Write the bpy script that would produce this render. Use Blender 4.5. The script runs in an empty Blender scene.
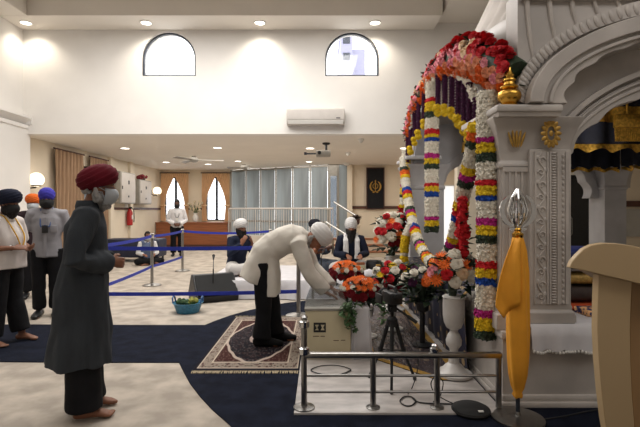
import bpy, bmesh, math, random
from mathutils import Vector, Matrix, noise
V = Vector
PI = math.pi
random.seed(7)
sc = bpy.context.scene
COL = sc.collection
FPX, EYE, HORIZON = 450.0, 1.42, 210.0

def P(px, py, d):
    """point of the place seen at picture position px, py at distance d"""
    return V(((px - 320) / FPX * d, d, EYE - (py - HORIZON) / FPX * d))

def F(px, py, z=0.0):
    return P(px, py, FPX * (EYE - z) / (py - HORIZON))

# ------------------------------------------------------------------ materials
def mat(name, col, rough=0.6, metal=0.0, vary=0.12, scale=8.0, bump=0.0, bscale=None, spec=0.5,
        emit=0.0, alpha=1.0, stretch=None, trans=0.0, col2=None, detail=3.0, lo=0.35, hi=0.65, sheen=0.0):
    m = bpy.data.materials.new(name)
    m.use_nodes = True
    nt = m.node_tree
    b = nt.nodes['Principled BSDF']
    tc = nt.nodes.new('ShaderNodeTexCoord')
    mp = nt.nodes.new('ShaderNodeMapping')
    if stretch:
        mp.inputs['Scale'].default_value = stretch
    nt.links.new(tc.outputs['Object'], mp.inputs['Vector'])
    nz = nt.nodes.new('ShaderNodeTexNoise')
    nz.inputs['Scale'].default_value = scale
    nz.inputs['Detail'].default_value = detail
    nt.links.new(mp.outputs[0], nz.inputs['Vector'])
    cr = nt.nodes.new('ShaderNodeValToRGB')
    c1 = [max(0, c * (1 - vary)) for c in col]
    c2 = [min(1, c * (1 + vary)) for c in (col2 or col)]
    cr.color_ramp.elements[0].position = lo
    cr.color_ramp.elements[1].position = hi
    cr.color_ramp.elements[0].color = (*c1, 1)
    cr.color_ramp.elements[1].color = (*c2, 1)
    nt.links.new(nz.outputs['Fac'], cr.inputs['Fac'])
    nt.links.new(cr.outputs['Color'], b.inputs['Base Color'])
    b.inputs['Roughness'].default_value = rough
    b.inputs['Metallic'].default_value = metal
    b.inputs['Specular IOR Level'].default_value = spec
    b.inputs['Transmission Weight'].default_value = trans
    b.inputs['Alpha'].default_value = alpha
    if sheen:
        b.inputs['Sheen Weight'].default_value = sheen
    if emit:
        b.inputs['Emission Color'].default_value = (*col, 1)
        b.inputs['Emission Strength'].default_value = emit
    if bump:
        n2 = nt.nodes.new('ShaderNodeTexNoise')
        n2.inputs['Scale'].default_value = bscale or scale * 3
        n2.inputs['Detail'].default_value = 4
        nt.links.new(mp.outputs[0], n2.inputs['Vector'])
        bp = nt.nodes.new('ShaderNodeBump')
        bp.inputs['Strength'].default_value = bump
        bp.inputs['Distance'].default_value = 0.01
        nt.links.new(n2.outputs['Fac'], bp.inputs['Height'])
        nt.links.new(bp.outputs['Normal'], b.inputs['Normal'])
    return m

def rgb(r, g, b):
    f = lambda c: (c / 255 / 12.92) if c / 255 <= 0.04045 else ((c / 255 + 0.055) / 1.055) ** 2.4
    return (f(r), f(g), f(b))

# ------------------------------------------------------------------ mesh builder
class MB:
    def __init__(s):
        s.v, s.f, s.m = [], [], []
        s.cur = 0
    def mi(s, i):
        s.cur = i
        return s
    def add(s, vs, fs):
        o = len(s.v)
        s.v.extend([tuple(p) for p in vs])
        for f in fs:
            s.f.append([o + i for i in f])
            s.m.append(s.cur)
        return s
    def box(s, a, b, rot=0.0, piv=None):
        x0, y0, z0 = a
        x1, y1, z1 = b
        vs = [V(p) for p in ((x0, y0, z0), (x1, y0, z0), (x1, y1, z0), (x0, y1, z0),
                             (x0, y0, z1), (x1, y0, z1), (x1, y1, z1), (x0, y1, z1))]
        if rot:
            c = V(piv) if piv else V(((x0 + x1) / 2, (y0 + y1) / 2, 0))
            R = Matrix.Rotation(rot, 3, 'Z')
            vs = [R @ (p - c) + c for p in vs]
        return s.add(vs, [(0, 3, 2, 1), (4, 5, 6, 7), (0, 1, 5, 4), (1, 2, 6, 5), (2, 3, 7, 6), (3, 0, 4, 7)])
    def rbox(s, a, b, r=0.01, seg=2):
        """box with rounded edges"""
        bm = bmesh.new()
        bmesh.ops.create_cube(bm, size=1)
        for v in bm.verts:
            v.co = V([(a[i] + b[i]) / 2 + v.co[i] * (b[i] - a[i]) for i in range(3)])
        bmesh.ops.bevel(bm, geom=list(bm.edges), offset=r, segments=seg, affect='EDGES', profile=0.5)
        bm.verts.index_update()
        s.add([v.co for v in bm.verts], [[v.index for v in f.verts] for f in bm.faces])
        bm.free()
        return s
    def rings(s, rs, cap=True, closed=False):
        n = len(rs[0])
        vs = [p for r in rs for p in r]
        fs = []
        k = len(rs)
        for i in range(k if closed else k - 1):
            j = (i + 1) % k
            for q in range(n):
                w = (q + 1) % n
                fs.append((i * n + q, i * n + w, j * n + w, j * n + q))
        if cap and not closed:
            fs.append(tuple(range(n - 1, -1, -1)))
            fs.append(tuple((k - 1) * n + q for q in range(n)))
        return s.add(vs, fs)
    def tube(s, pts, r, seg=8, cap=True, closed=False):
        pts = [V(p) for p in pts]
        n = len(pts)
        rr = r if isinstance(r, (list, tuple)) else [r] * n
        rs = []
        N = None
        for i in range(n):
            if closed:
                t = pts[(i + 1) % n] - pts[i - 1]
            else:
                t = pts[min(i + 1, n - 1)] - pts[max(i - 1, 0)]
            if t.length < 1e-9:
                t = V((0, 0, 1))
            t.normalize()
            if N is None:
                N = t.orthogonal().normalized()
            else:
                N = (N - t * N.dot(t))
                N = N.normalized() if N.length > 1e-6 else t.orthogonal().normalized()
            B = t.cross(N)
            rs.append([pts[i] + (N * math.cos(2 * PI * q / seg) + B * math.sin(2 * PI * q / seg)) * rr[i] for q in range(seg)])
        return s.rings(rs, cap, closed)
    def loft(s, cs, rads, A, seg=20, power=2.0, cap=True, rnd=True):
        """ellipse loft: A is the axis of the first radius, the second is square to it and to the path"""
        cs = [V(c) for c in cs]
        n = len(cs)
        rs = []
        for i in range(n):
            t = (cs[min(i + 1, n - 1)] - cs[max(i - 1, 0)]).normalized()
            a = V(A[i] if isinstance(A, list) else A)
            a = (a - t * a.dot(t)).normalized()
            b = t.cross(a)
            ra, rb = rads[i]
            ring = []
            for q in range(seg):
                c_, s_ = math.cos(2 * PI * q / seg), math.sin(2 * PI * q / seg)
                e = 2.0 / power
                ring.append(cs[i] + a * ra * math.copysign(abs(c_) ** e, c_) + b * rb * math.copysign(abs(s_) ** e, s_))
            rs.append(ring)
        if rnd:
            def shrink(ring, c, t, k, d):
                return [c + (p - c) * k + t * d for p in ring]
            t0 = (cs[0] - cs[1]).normalized(); t1 = (cs[-1] - cs[-2]).normalized()
            m0, m1 = min(rads[0]), min(rads[-1])
            rs = [shrink(rs[0], cs[0], t0, .55, m0 * .45)] + rs + [shrink(rs[-1], cs[-1], t1, .55, m1 * .45)]
        return s.rings(rs, cap)
    def lathe(s, prof, c=(0, 0, 0), seg=24, axis=None):
        c = V(c)
        rs = [[c + V((r * math.cos(2 * PI * q / seg), r * math.sin(2 * PI * q / seg), z)) for q in range(seg)] for r, z in prof]
        if axis is not None:
            R = V((0, 0, 1)).rotation_difference(V(axis)).to_matrix()
            rs = [[c + R @ (p - c) for p in ring] for ring in rs]
        return s.rings(rs, True)
    def ball(s, c, r, seg=12, ring=8, M=None):
        c = V(c)
        r = (r, r, r) if not isinstance(r, (list, tuple)) else r
        rs = []
        for i in range(ring + 1):
            ph = -PI / 2 + PI * (i if 0 < i < ring else (0.06 if i == 0 else ring - 0.06)) / ring
            rr = []
            for q in range(seg):
                th = 2 * PI * q / seg
                p = V((r[0] * math.cos(ph) * math.cos(th), r[1] * math.cos(ph) * math.sin(th), r[2] * math.sin(ph)))
                rr.append(c + (M @ p if M else p))
            rs.append(rr)
        return s.rings(rs, True)
    def prism(s, poly, vec):
        vec = V(vec)
        n = len(poly)
        vs = [V(p) for p in poly] + [V(p) + vec for p in poly]
        fs = [tuple(range(n - 1, -1, -1)), tuple(range(n, 2 * n))]
        fs += [(i, (i + 1) % n, n + (i + 1) % n, n + i) for i in range(n)]
        return s.add(vs, fs)
    def strip(s, A, B, vec):
        """solid between two equal-length rails, extruded by vec"""
        vec = V(vec)
        n = len(A)
        vs = [V(p) for p in A] + [V(p) for p in B] + [V(p) + vec for p in A] + [V(p) + vec for p in B]
        fs = []
        for i in range(n - 1):
            fs += [(i, i + 1, n + i + 1, n + i), (2 * n + i, 3 * n + i, 3 * n + i + 1, 2 * n + i + 1),
                   (i, 2 * n + i, 2 * n + i + 1, i + 1), (n + i, n + i + 1, 3 * n + i + 1, 3 * n + i)]
        fs += [(0, n, 3 * n, 2 * n), (n - 1, 3 * n - 1, 4 * n - 1, 2 * n - 1)]
        return s.add(vs, fs)
    def grid(s, rows):
        n = len(rows[0])
        vs = [p for r in rows for p in r]
        fs = [(i * n + j, i * n + j + 1, (i + 1) * n + j + 1, (i + 1) * n + j) for i in range(len(rows) - 1) for j in range(n - 1)]
        return s.add(vs, fs)
    def mesh(s, name, mats, smooth=True, fix=True):
        me = bpy.data.meshes.new(name)
        me.from_pydata(s.v, [], s.f)
        for m in (mats if isinstance(mats, (list, tuple)) else [mats]):
            me.materials.append(m)
        me.polygons.foreach_set('material_index', s.m)
        if fix:
            bm = bmesh.new(); bm.from_mesh(me)
            bmesh.ops.recalc_face_normals(bm, faces=bm.faces)
            bm.to_mesh(me); bm.free()
        if smooth:
            me.polygons.foreach_set('use_smooth', [True] * len(me.polygons))
            if smooth != 'all':
                me.set_sharp_from_angle(angle=math.radians(38))
        me.update()
        return me
    def build(s, name, mats, parent=None, smooth=True, bevel=0, fix=True):
        return link(name, s.mesh(name, mats, smooth, fix), parent, bevel)

def link(name, me, parent=None, bevel=0):
    o = bpy.data.objects.new(name, me)
    COL.objects.link(o)
    if parent is not None:
        o.parent = parent
    if bevel:
        b = o.modifiers.new('bevel', 'BEVEL')
        b.width = bevel; b.segments = 2; b.limit_method = 'ANGLE'
    return o

def tag(o, label=None, cat=None, group=None, kind=None):
    if label: o['label'] = label
    if cat: o['category'] = cat
    if group: o['group'] = group
    if kind: o['kind'] = kind
    return o

def struct(o):
    o['kind'] = 'structure'
    return o

def thing(name, label, cat, loc=(0, 0, 0), rz=0.0, group=None):
    o = bpy.data.objects.new(name, None)
    COL.objects.link(o)
    o.empty_display_size = 0.1
    o.location = loc
    o.rotation_euler = (0, 0, rz)
    return tag(o, label, cat, group)

def copy_tree(o, parent=None):
    c = o.copy()
    COL.objects.link(c)
    if parent is not None:
        c.parent = parent
    for ch in list(o.children):
        copy_tree(ch, c)
    return c

def remesh(mb, name, voxel, it=2, fac=0.5):
    """fuse overlapping closed shapes into ONE continuous surface"""
    me = mb.mesh(name + '_raw', [], True)
    o = bpy.data.objects.new('tmp', me)
    COL.objects.link(o)
    r = o.modifiers.new('r', 'REMESH')
    r.mode = 'VOXEL'; r.voxel_size = voxel; r.use_smooth_shade = True
    if it:
        sm = o.modifiers.new('s', 'SMOOTH')
        sm.factor = fac; sm.iterations = it
    dg = bpy.context.evaluated_depsgraph_get()
    out = bpy.data.meshes.new_from_object(o.evaluated_get(dg))
    bpy.data.objects.remove(o)
    bpy.data.meshes.remove(me)
    out.name = name
    out.materials.clear()
    out.polygons.foreach_set('use_smooth', [True] * len(out.polygons))
    return out

def wrinkle(me, amp=0.006, f=(9, 9, 3.5), seed=0.0, fn=None):
    n = [v.normal.copy() for v in me.vertices]
    for v, nn in zip(me.vertices, n):
        p = v.co
        a = amp * (fn(p) if fn else 1.0)
        q = V((p.x * f[0] + seed, p.y * f[1] - seed, p.z * f[2] + seed * .5))
        v.co = p + nn * a * (noise.noise(q) * 1.4 + .6 * noise.noise(q * 2.3))
    me.update()

def rib(v):
    return 1 - abs(v)
# ------------------------------------------------------------------ materials of the place
M = {}
M['wall'] = mat('white_plaster', rgb(231, 228, 224), .8, vary=.02, scale=2, bump=.05, bscale=60)
M['cream'] = mat('cream_plaster', rgb(226, 214, 194), .8, vary=.03, scale=2, bump=.05, bscale=60)
M['ceil'] = mat('ceiling_paint', rgb(228, 222, 213), .85, vary=.02, scale=1.5)
M['lowceil'] = mat('low_ceiling_paint', rgb(232, 226, 217), .85, vary=.02, scale=1.5)
M['floor'] = mat('beige_carpet', rgb(180, 170, 158), .95, vary=.19, scale=4.2, bump=.5, bscale=220, detail=9, spec=.1, lo=.38, hi=.66)
M['navy'] = mat('navy_carpet', rgb(23, 27, 40), .95, vary=.3, scale=7, bump=.5, bscale=250, detail=8, spec=.1)
M['steel'] = mat('brushed_steel', rgb(150, 148, 145), .28, 1.0, vary=.06, scale=30)
M['chrome'] = mat('chrome', rgb(205, 205, 205), .12, 1.0, vary=.03, scale=5)
M['black'] = mat('black_plastic', rgb(22, 22, 24), .45, vary=.2, scale=20)
M['blackm'] = mat('matte_black', rgb(17, 17, 18), .8, vary=.2, scale=20)
M['dframe'] = mat('dark_frame', rgb(45, 50, 60), .4, vary=.1)
M['blue'] = mat('blue_belt', rgb(35, 52, 165), .6, vary=.1, scale=25)
M['brown'] = mat('brown_wood', rgb(142, 84, 50), .45, vary=.16, scale=5, stretch=(.5, .5, 6), detail=6)
M['dwood'] = mat('dark_wood', rgb(78, 46, 36), .5, vary=.2, scale=6, stretch=(.3, .3, 5))
M['peach'] = mat('peach_curtain', rgb(240, 204, 162), .8, vary=.1, scale=30, stretch=(1, 1, .1))
M['tan'] = mat('tan_curtain', rgb(158, 130, 104), .85, vary=.12, scale=30, stretch=(1, 1, .1))
M['white'] = mat('white_plastic', rgb(225, 223, 218), .45, vary=.02)
M['acgrey'] = mat('pale_grey_plastic', rgb(196, 190, 184), .5, vary=.03)
M['grey'] = mat('grey_metal', rgb(150, 146, 138), .5, .2, vary=.06)
M['whitecloth'] = mat('white_cloth', rgb(205, 203, 206), .85, vary=.06, scale=5, bump=.25, bscale=12)
M['red'] = mat('red_paint', rgb(170, 25, 25), .4, vary=.1)
M['glow'] = mat('lamp_glass', (1, .84, .60), .3, emit=1.9, vary=0)
M['down'] = mat('downlight_glass', (1, .93, .82), .3, emit=6.0, vary=0)
M['gold'] = mat('gold', rgb(206, 160, 72), .25, 1.0, vary=.12, scale=14, bump=.1)
M['goldpaint'] = mat('gold_paint', rgb(176, 138, 66), .45, .6, vary=.2, scale=25)

def glass_mat(name, col, a):
    m = bpy.data.materials.new(name); m.use_nodes = True
    nt = m.node_tree; nt.nodes.clear()
    out = nt.nodes.new('ShaderNodeOutputMaterial'); mx = nt.nodes.new('ShaderNodeMixShader')
    tr = nt.nodes.new('ShaderNodeBsdfTransparent'); gl = nt.nodes.new('ShaderNodeBsdfGlossy')
    nz = nt.nodes.new('ShaderNodeTexNoise'); nz.inputs['Scale'].default_value = 3
    mr = nt.nodes.new('ShaderNodeMapRange')
    mr.inputs['To Min'].default_value = a * .8; mr.inputs['To Max'].default_value = a * 1.2
    tr.inputs['Color'].default_value = (*col, 1); gl.inputs['Roughness'].default_value = .08
    nt.links.new(nz.outputs['Fac'], mr.inputs['Value']); nt.links.new(mr.outputs[0], mx.inputs['Fac'])
    nt.links.new(tr.outputs[0], mx.inputs[1]); nt.links.new(gl.outputs[0], mx.inputs[2])
    nt.links.new(mx.outputs[0], out.inputs['Surface'])
    return m
def translucent_mat(name, col, col_t, f):
    m = bpy.data.materials.new(name); m.use_nodes = True
    nt = m.node_tree; nt.nodes.clear()
    out = nt.nodes.new('ShaderNodeOutputMaterial'); mx = nt.nodes.new('ShaderNodeMixShader')
    d = nt.nodes.new('ShaderNodeBsdfDiffuse'); t = nt.nodes.new('ShaderNodeBsdfTranslucent')
    nz = nt.nodes.new('ShaderNodeTexNoise'); nz.inputs['Scale'].default_value = 1.3
    cr = nt.nodes.new('ShaderNodeValToRGB')
    cr.color_ramp.elements[0].color = (*[c * .55 for c in col_t], 1); cr.color_ramp.elements[1].color = (*col_t, 1)
    cr.color_ramp.elements[0].position = .35; cr.color_ramp.elements[1].position = .6
    d.inputs['Color'].default_value = (*col, 1); mx.inputs['Fac'].default_value = f
    nt.links.new(nz.outputs['Fac'], cr.inputs['Fac']); nt.links.new(cr.outputs[0], t.inputs['Color'])
    nt.links.new(d.outputs[0], mx.inputs[1]); nt.links.new(t.outputs[0], mx.inputs[2])
    nt.links.new(mx.outputs[0], out.inputs['Surface'])
    return m
M['glass'] = glass_mat('window_glass', (.97, .98, 1), .06)
M['acrylic'] = glass_mat('clear_acrylic', (.86, .88, .9), .16)
M['frost'] = translucent_mat('frosted_glass', (.62, .66, .68), (.36, .39, .395), .7)
M['peach_t'] = translucent_mat('sheer_peach_curtain', rgb(226, 176, 122), rgb(238, 186, 128), .35)
M['smoke'] = glass_mat('smoked_glass', (.3, .32, .34), .15)

# ------------------------------------------------------------------ room shell
XL, XR, YB, YU, ZL, ZH = -6.3, 8.0, 17.8, 9.35, 3.0, 5.5
struct(MB().box((-7, -4.2, -.2), (8.4, 19, 0)).build('floor', M['floor'], smooth=False))
def uarc(cx, w, z0, zspring, n=20):
    """outline of an arched opening, from lower left over the arch to lower right"""
    r = w / 2
    pts = [(cx - r, z0), (cx - r, zspring)]
    pts += [(cx - r * math.cos(PI * i / n), zspring + r * math.sin(PI * i / n)) for i in range(1, n)]
    return pts + [(cx + r, zspring), (cx + r, z0)]
WIN = [((-3.70 - 2.58) / 2, 1.12), ((.10 + 1.23) / 2, 1.12)]
wz0, wzs = 4.205, 4.56
mb = MB()
xs = XL
for cx, w in WIN:
    mb.box((xs, YU, ZL), (cx - w / 2, YU + .25, ZH + .3))
    mb.box((cx - w / 2, YU, ZL), (cx + w / 2, YU + .25, wz0))
    a = uarc(cx, w, wz0, wzs)[1:-1]
    mb.strip([(x, YU, z) for x, z in a], [(x, YU, ZH + .3) for x, z in a], (0, .25, 0))
    xs = cx + w / 2
mb.box((xs, YU, ZL), (XR + .3, YU + .25, ZH + .3))
struct(mb.build('wall_upper_back', M['wall'], smooth=False))
for k, (cx, w) in enumerate(WIN):
    out = uarc(cx, w - .004, wz0 + .002, wzs)
    inn = uarc(cx, w - .07, wz0 + .035, wzs)
    fr = MB()
    fr.strip([(x, YU + .04, z) for x, z in out + [out[0]]], [(x, YU + .04, z) for x, z in inn + [inn[0]]], (0, .06, 0))
    o = struct(fr.build('window_%d' % (k + 1), M['dframe'], smooth=False))
    pm = MB().prism([(x, YU + .068, z) for x, z in inn], (0, .006, 0)).build('pane', M['glass'], o, smooth=False)
# low ceiling over the rear aisle, upper ceiling with dropped border
struct(MB().box((-6.6, YU + .25, ZL), (XR + .3, 18.2, ZL + .2)).build('ceiling_rear', M['lowceil'], smooth=False))
struct(MB().box((-6.6, -4.2, ZH), (XR + .3, YU + .25, ZH + .2)).build('ceiling', M['ceil'], smooth=False))
t = MB()
t.box((-6.17, 8.65, 5.16), (2.36, YU, ZH)); t.box((-6.17, -4, 5.16), (-5.63, 8.65, ZH))
struct(t.build('ceiling_border', M['ceil'], smooth=False, bevel=.01))
t = MB()
t.box((2.42, -4, 5.3), (XR, YU, ZH))
struct(t.build('ceiling_right', M['ceil'], smooth=False))
# walls
W2 = [(-5.72, .86), (-4.1, .82)]            # rear wall windows
zb0, zb1 = 1.0, 2.72
mb = MB(); xs = -6.6
for cx, w in W2:
    mb.box((xs, YB, 0), (cx - w / 2, YB + .25, ZL)); mb.box((cx - w / 2, YB, 0), (cx + w / 2, YB + .25, zb0))
    mb.box((cx - w / 2, YB, zb1), (cx + w / 2, YB + .25, ZL)); xs = cx + w / 2
mb.box((xs, YB, 0), (-3.5, YB + .25, ZL))
struct(mb.build('wall_rear', M['cream'], smooth=False))
for k, (cx, w) in enumerate(W2):
    fr = MB()
    for a, b in (((cx - w / 2, zb0), (cx - w / 2 + .05, zb1)), ((cx + w / 2 - .05, zb0), (cx + w / 2, zb1)), ((cx - w / 2, zb0), (cx + w / 2, zb0 + .05)),
                 ((cx - w / 2, zb1 - .05), (cx + w / 2, zb1)), ((cx - .045, zb0), (cx + .045, zb1))):
        fr.box((a[0], YB + .05, a[1]), (b[0], YB + .12, b[1]))
    o = struct(fr.build('window_%d' % (k + 3), M['dframe'], smooth=False))
    MB().box((cx - w / 2 + .02, YB + .08, zb0 + .02), (cx + w / 2 - .02, YB + .086, zb1 - .02)).build('pane', M['glass'], o, smooth=False)
# left side wall of the rear aisle with one window
ly0, ly1, lz0, lz1 = 11.25, 12.55, 1.0, 2.6
mb = MB()
mb.box((-6.6, 9.35, 0), (XL, ly0, ZL)); mb.box((-6.6, ly1, 0), (XL, 18.05, ZL))
mb.box((-6.6, ly0, 0), (XL, ly1, lz0)); mb.box((-6.6, ly0, lz1), (XL, ly1, ZL))
for y in (13.35, 14.75): mb.box((XL, y, 0), (XL + .09, y + .22, ZL))      # shallow pilasters
struct(mb.build('wall_left_rear', M['cream'], smooth=False))
fr = MB()
for a, b in (((ly0, lz0), (ly0 + .05, lz1)), ((ly1 - .05, lz0), (ly1, lz1)), ((ly0, lz0), (ly1, lz0 + .05)), ((ly0, lz1 - .05), (ly1, lz1)), ((11.87, lz0), (11.93, lz1))):
    fr.box((XL - .16, a[0], a[1]), (XL - .08, b[0], b[1]))
o = struct(fr.build('window_5', M['dframe'], smooth=False))
MB().box((XL - .125, ly0 + .02, lz0 + .02), (XL - .12, ly1 - .02, lz1 - .02)).build('pane', M['frost'], o, smooth=False)
mb = MB()
mb.box((-6.6, -4.2, 0), (-6.17, YU, ZH))
struct(mb.build('wall_left', M['wall'], smooth=False))
mb = MB()
mb.box((-6.17, 8.2, 0), (-6.08, YU + .1, 3.16)); mb.box((-6.17, 8.1, 3.1), (-6.05, YU + .1, 3.18))
struct(mb.build('wall_left_pier', M['wall'], smooth=False, bevel=.01))
mb = MB(); mb.prism([(-6.17, -4, 3.18), (-5.97, -4, 3.3), (-5.97, -4, 3.36), (-6.17, -4, 3.36)], (0, YU + 3.98, 0))
mb.box((-6.16, YU - .03, 3.19), (-5.98, YU + .02, 3.34))
struct(mb.build('trim_1', M['wall'], smooth=False))
struct(MB().box((XR, -4.2, 0), (XR + .3, 19, ZH)).build('wall_right', M['cream'], smooth=False))
struct(MB().box((-6.6, -4.5, 0), (XR + .3, -4.2, ZH)).build('wall_front', M['wall'], smooth=False))
# right part of the rear: cream wall with door, seen past and through the shrine
mb = MB()
mb.box((1.12, 15.8, 0), (XR, 16.0, ZL))
mb.box((.94, 15.62, 0), (1.12, 16.0, ZL))
struct(mb.build('wall_rear_right', M['cream'], smooth=False))
mb = MB(); mb.box((1.0, 15.74, 1.46), (2.9, 15.8, 1.56)); mb.box((5.4, 15.74, 1.46), (XR, 15.8, 1.56))
struct(mb.build('trim_2', M['dwood'], smooth=False))
mb = MB(); mb.box((XL, 13.6, 1.43), (XL + .035, YB, 1.50)); mb.box((XL, YB - .035, 1.43), (-6.1, YB, 1.5)); mb.box((-5.3, YB - .035, 1.43), (-4.5, YB, 1.5))
struct(mb.build('trim_3', M['dwood'], smooth=False))
o = struct(MB().box((4.28, 15.76, .05), (4.72, 15.8, 2.3)).build('window_7', M['white'], smooth=False))
MB().box((4.32, 15.74, .1), (4.68, 15.77, 2.25)).build('pane', mat('lit_pane', (.86, .9, .92), .3, emit=.75, vary=0), o, smooth=False)
# wall running behind the shrine at middle distance (grey dado seen at the far right)
mb = MB(); mb.box((5.2, 10.9, 0), (XR, 11.1, ZL)); mb.box((5.2, 10.86, 0), (XR, 10.9, .72))
struct(mb.build('wall_behind_shrine', M['cream'], smooth=False))
mb = MB(); mb.box((5.15, 10.84, 1.5), (XR, 10.9, 1.64))
struct(mb.build('trim_4', M['dwood'], smooth=False))
mb = MB(); mb.box((5.6, 10.855, .78), (XR, 10.895, 1.44))
struct(mb.build('trim_5', mat('grey_panel', rgb(176, 176, 172), .4, vary=.08, scale=3), smooth=False))
# dark doorway seen through the shrine
mb = MB()
mb.box((4.87, 9.0, .0), (4.94, 9.1, 2.12)); mb.box((5.46, 9.0, 0), (5.52, 9.1, 2.12)); mb.box((4.94, 9.0, 2.04), (5.46, 9.1, 2.12))
d = struct(mb.build('door_1', M['blackm'], smooth=False))
MB().box((4.94, 9.03, .02), (5.46, 9.07, 2.04)).build('door_leaf', M['black'], d, smooth=False)
MB().tube([(5.02, 9.03, .9), (5.02, 8.97, .95), (5.02, 8.97, 1.25), (5.02, 9.03, 1.3)], .012).build('door_handle', M['steel'], d)
mb = MB(); mb.box((2.78, 9.1, 0), (5.56, 9.3, ZL))
struct(mb.build('wall_shrine_back', M['cream'], smooth=False))
# glass partition
A0, A1 = V((-3.5, 17.75, 0)), V((.30, 15.6, 0))
dirg = (A1 - A0); Lg = dirg.length; dirg.normalize(); ng = V((dirg.y, -dirg.x, 0))
fr = MB(); ks = [0, .17, .33, .49, .66, .83, 1.0]
for k in ks:
    p = A0 + dirg * Lg * k
    fr.tube([p + V((0, 0, 0)), p + V((0, 0, ZL))], .045, 4)
for z in (.02, 1.0, 2.95):
    fr.box((0, -.03, z - .03), (Lg, .03, z + .03))
    n8 = 8; R = Matrix.Rotation(math.atan2(dirg.y, dirg.x), 3, 'Z')
    for i in range(len(fr.v) - 8, len(fr.v)):
        fr.v[i] = tuple(R @ V(fr.v[i]) + A0)
gp = struct(fr.build('window_6', M['grey'], smooth=False))
for a, b in zip(ks[:-1], ks[1:]):
    q0, q1 = A0 + dirg * (Lg * a + .05), A0 + dirg * (Lg * b - .05)
    MB().prism([q0 + V((0, 0, .05)), q1 + V((0, 0, .05)), q1 + V((0, 0, 2.92)), q0 + V((0, 0, 2.92))], ng * .01).build('pane', M['frost'], gp, smooth=False)
d = struct(MB().box((.30, 15.55, 0), (.36, 15.65, ZL)).box((.58, 15.6, 0), (.66, 15.7, ZL)).box((.36, 15.55, 2.6), (.6, 15.62, ZL)).build('door_2', M['grey'], smooth=False))
MB().box((.36, 15.58, .03), (.58, 15.6, 2.6)).build('door_pane', M['smoke'], d, smooth=False)
MB().box((.66, 15.62, 0), (.94, 15.66, ZL)).build('side_pane', M['frost'], d, smooth=False)
# navy carpet laid over the beige one
far = [F(-40, 325), F(60, 325), F(140, 325.5), F(205, 325.5), F(216, 321), F(230, 316), F(246, 311.5), F(265, 307), F(285, 303.5), F(305, 301)]
pts = [V((p.x, p.y, 0)) for p in far] + [V((.9, 7.05, 0)), V((1.33, 7.0, 0)), V((1.33, 3.3, 0)), V((5.5, 3.3, 0)), V((5.5, .4, 0)), V((-.5, .4, 0))]
near = [F(245, 440), F(228, 424), F(212, 410), F(200, 397), F(190, 384), F(184, 373), F(180.5, 366), F(179, 363), F(100, 363), F(-40, 362)]
bm = bmesh.new()
fv = [bm.verts.new(p) for p in pts + near]
fc = bm.faces.new(fv)
r_ = bmesh.ops.extrude_face_region(bm, geom=[fc])
for v_ in r_['geom']:
    if isinstance(v_, bmesh.types.BMVert): v_.co.z += .008
bmesh.ops.triangulate(bm, faces=bm.faces); bmesh.ops.recalc_face_normals(bm, faces=bm.faces)
me = bpy.data.meshes.new('floor_navy_carpet'); bm.to_mesh(me); bm.free(); me.materials.append(M['navy'])
struct(link('floor_navy_carpet', me))
# ------------------------------------------------------------------ ceiling and wall fittings
DOWN_HI = [(-3.47, 8.98, 5.16), (-1.2, 8.98, 5.16), (1.1, 8.98, 5.16), (-5.87, 8.98, 5.16)]
hi_lab = ['round recessed downlight above the left arched window', 'round recessed downlight midway between the two arched windows',
          'round recessed downlight above the right arched window', 'round recessed downlight in the upper left corner of the hall ceiling']
def downlight(x, y, z, r, label, group):
    t = thing('downlight', label, 'ceiling light', (x, y, z), 0, group)
    MB().lathe([(r, 0), (r, -.012), (r * .82, -.014), (r * .8, 0)], seg=20).build('trim_ring', M['white'], t)
    MB().lathe([(r * .8, -.002), (r * .78, -.006)], seg=20).build('lens', M['down'], t)
for (x, y, z), lb in zip(DOWN_HI, hi_lab):
    downlight(x, y, z, .12, lb, 'downlights in the high ceiling border')
for px, py, lb in ((125, 148, 'round recessed downlight in the low ceiling, leftmost of the front row'), (217.5, 147.5, 'round recessed downlight in the low ceiling left of the air conditioner'),
                   (310, 148, 'round recessed downlight in the low ceiling just left of the projector mount'), (404, 148, 'round recessed downlight in the low ceiling next to the flower arch'),
                   (166, 162, 'round recessed downlight by the left blade of the ceiling fan'), (238, 161, 'round recessed downlight between the fan and the glass partition'),
                   (309, 161.5, 'round recessed downlight above the right end of the glass partition'), (208, 164, 'small far downlight just right of the ceiling fan')):
    p = P(px, py, FPX * (ZL - EYE) / (HORIZON - py))
    downlight(p.x, p.y, ZL, .13, lb, 'downlights in the low ceiling')
for px, py, lb in ((348, 152.5, 'small white smoke detector on the low ceiling right of the projector'), (347, 163, 'white dome smoke detector on the low ceiling by the cream wall'),
                   (361, 139, 'tiny white ceiling sensor at the front edge of the low ceiling')):
    p = P(px, py, FPX * (ZL - EYE) / (HORIZON - py))
    r = .16 if py > 160 else .07
    t = thing('smoke_detector', lb, 'smoke detector', (p.x, p.y, ZL))
    MB().lathe([(r, 0), (r, -.02), (r * .9, -.03)], seg=18).build('base_plate', M['white'], t)
    MB().lathe([(r * .75, -.028), (r * .7, -.06), (r * .3, -.09)], seg=18).build('dome', M['white'], t)
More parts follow.
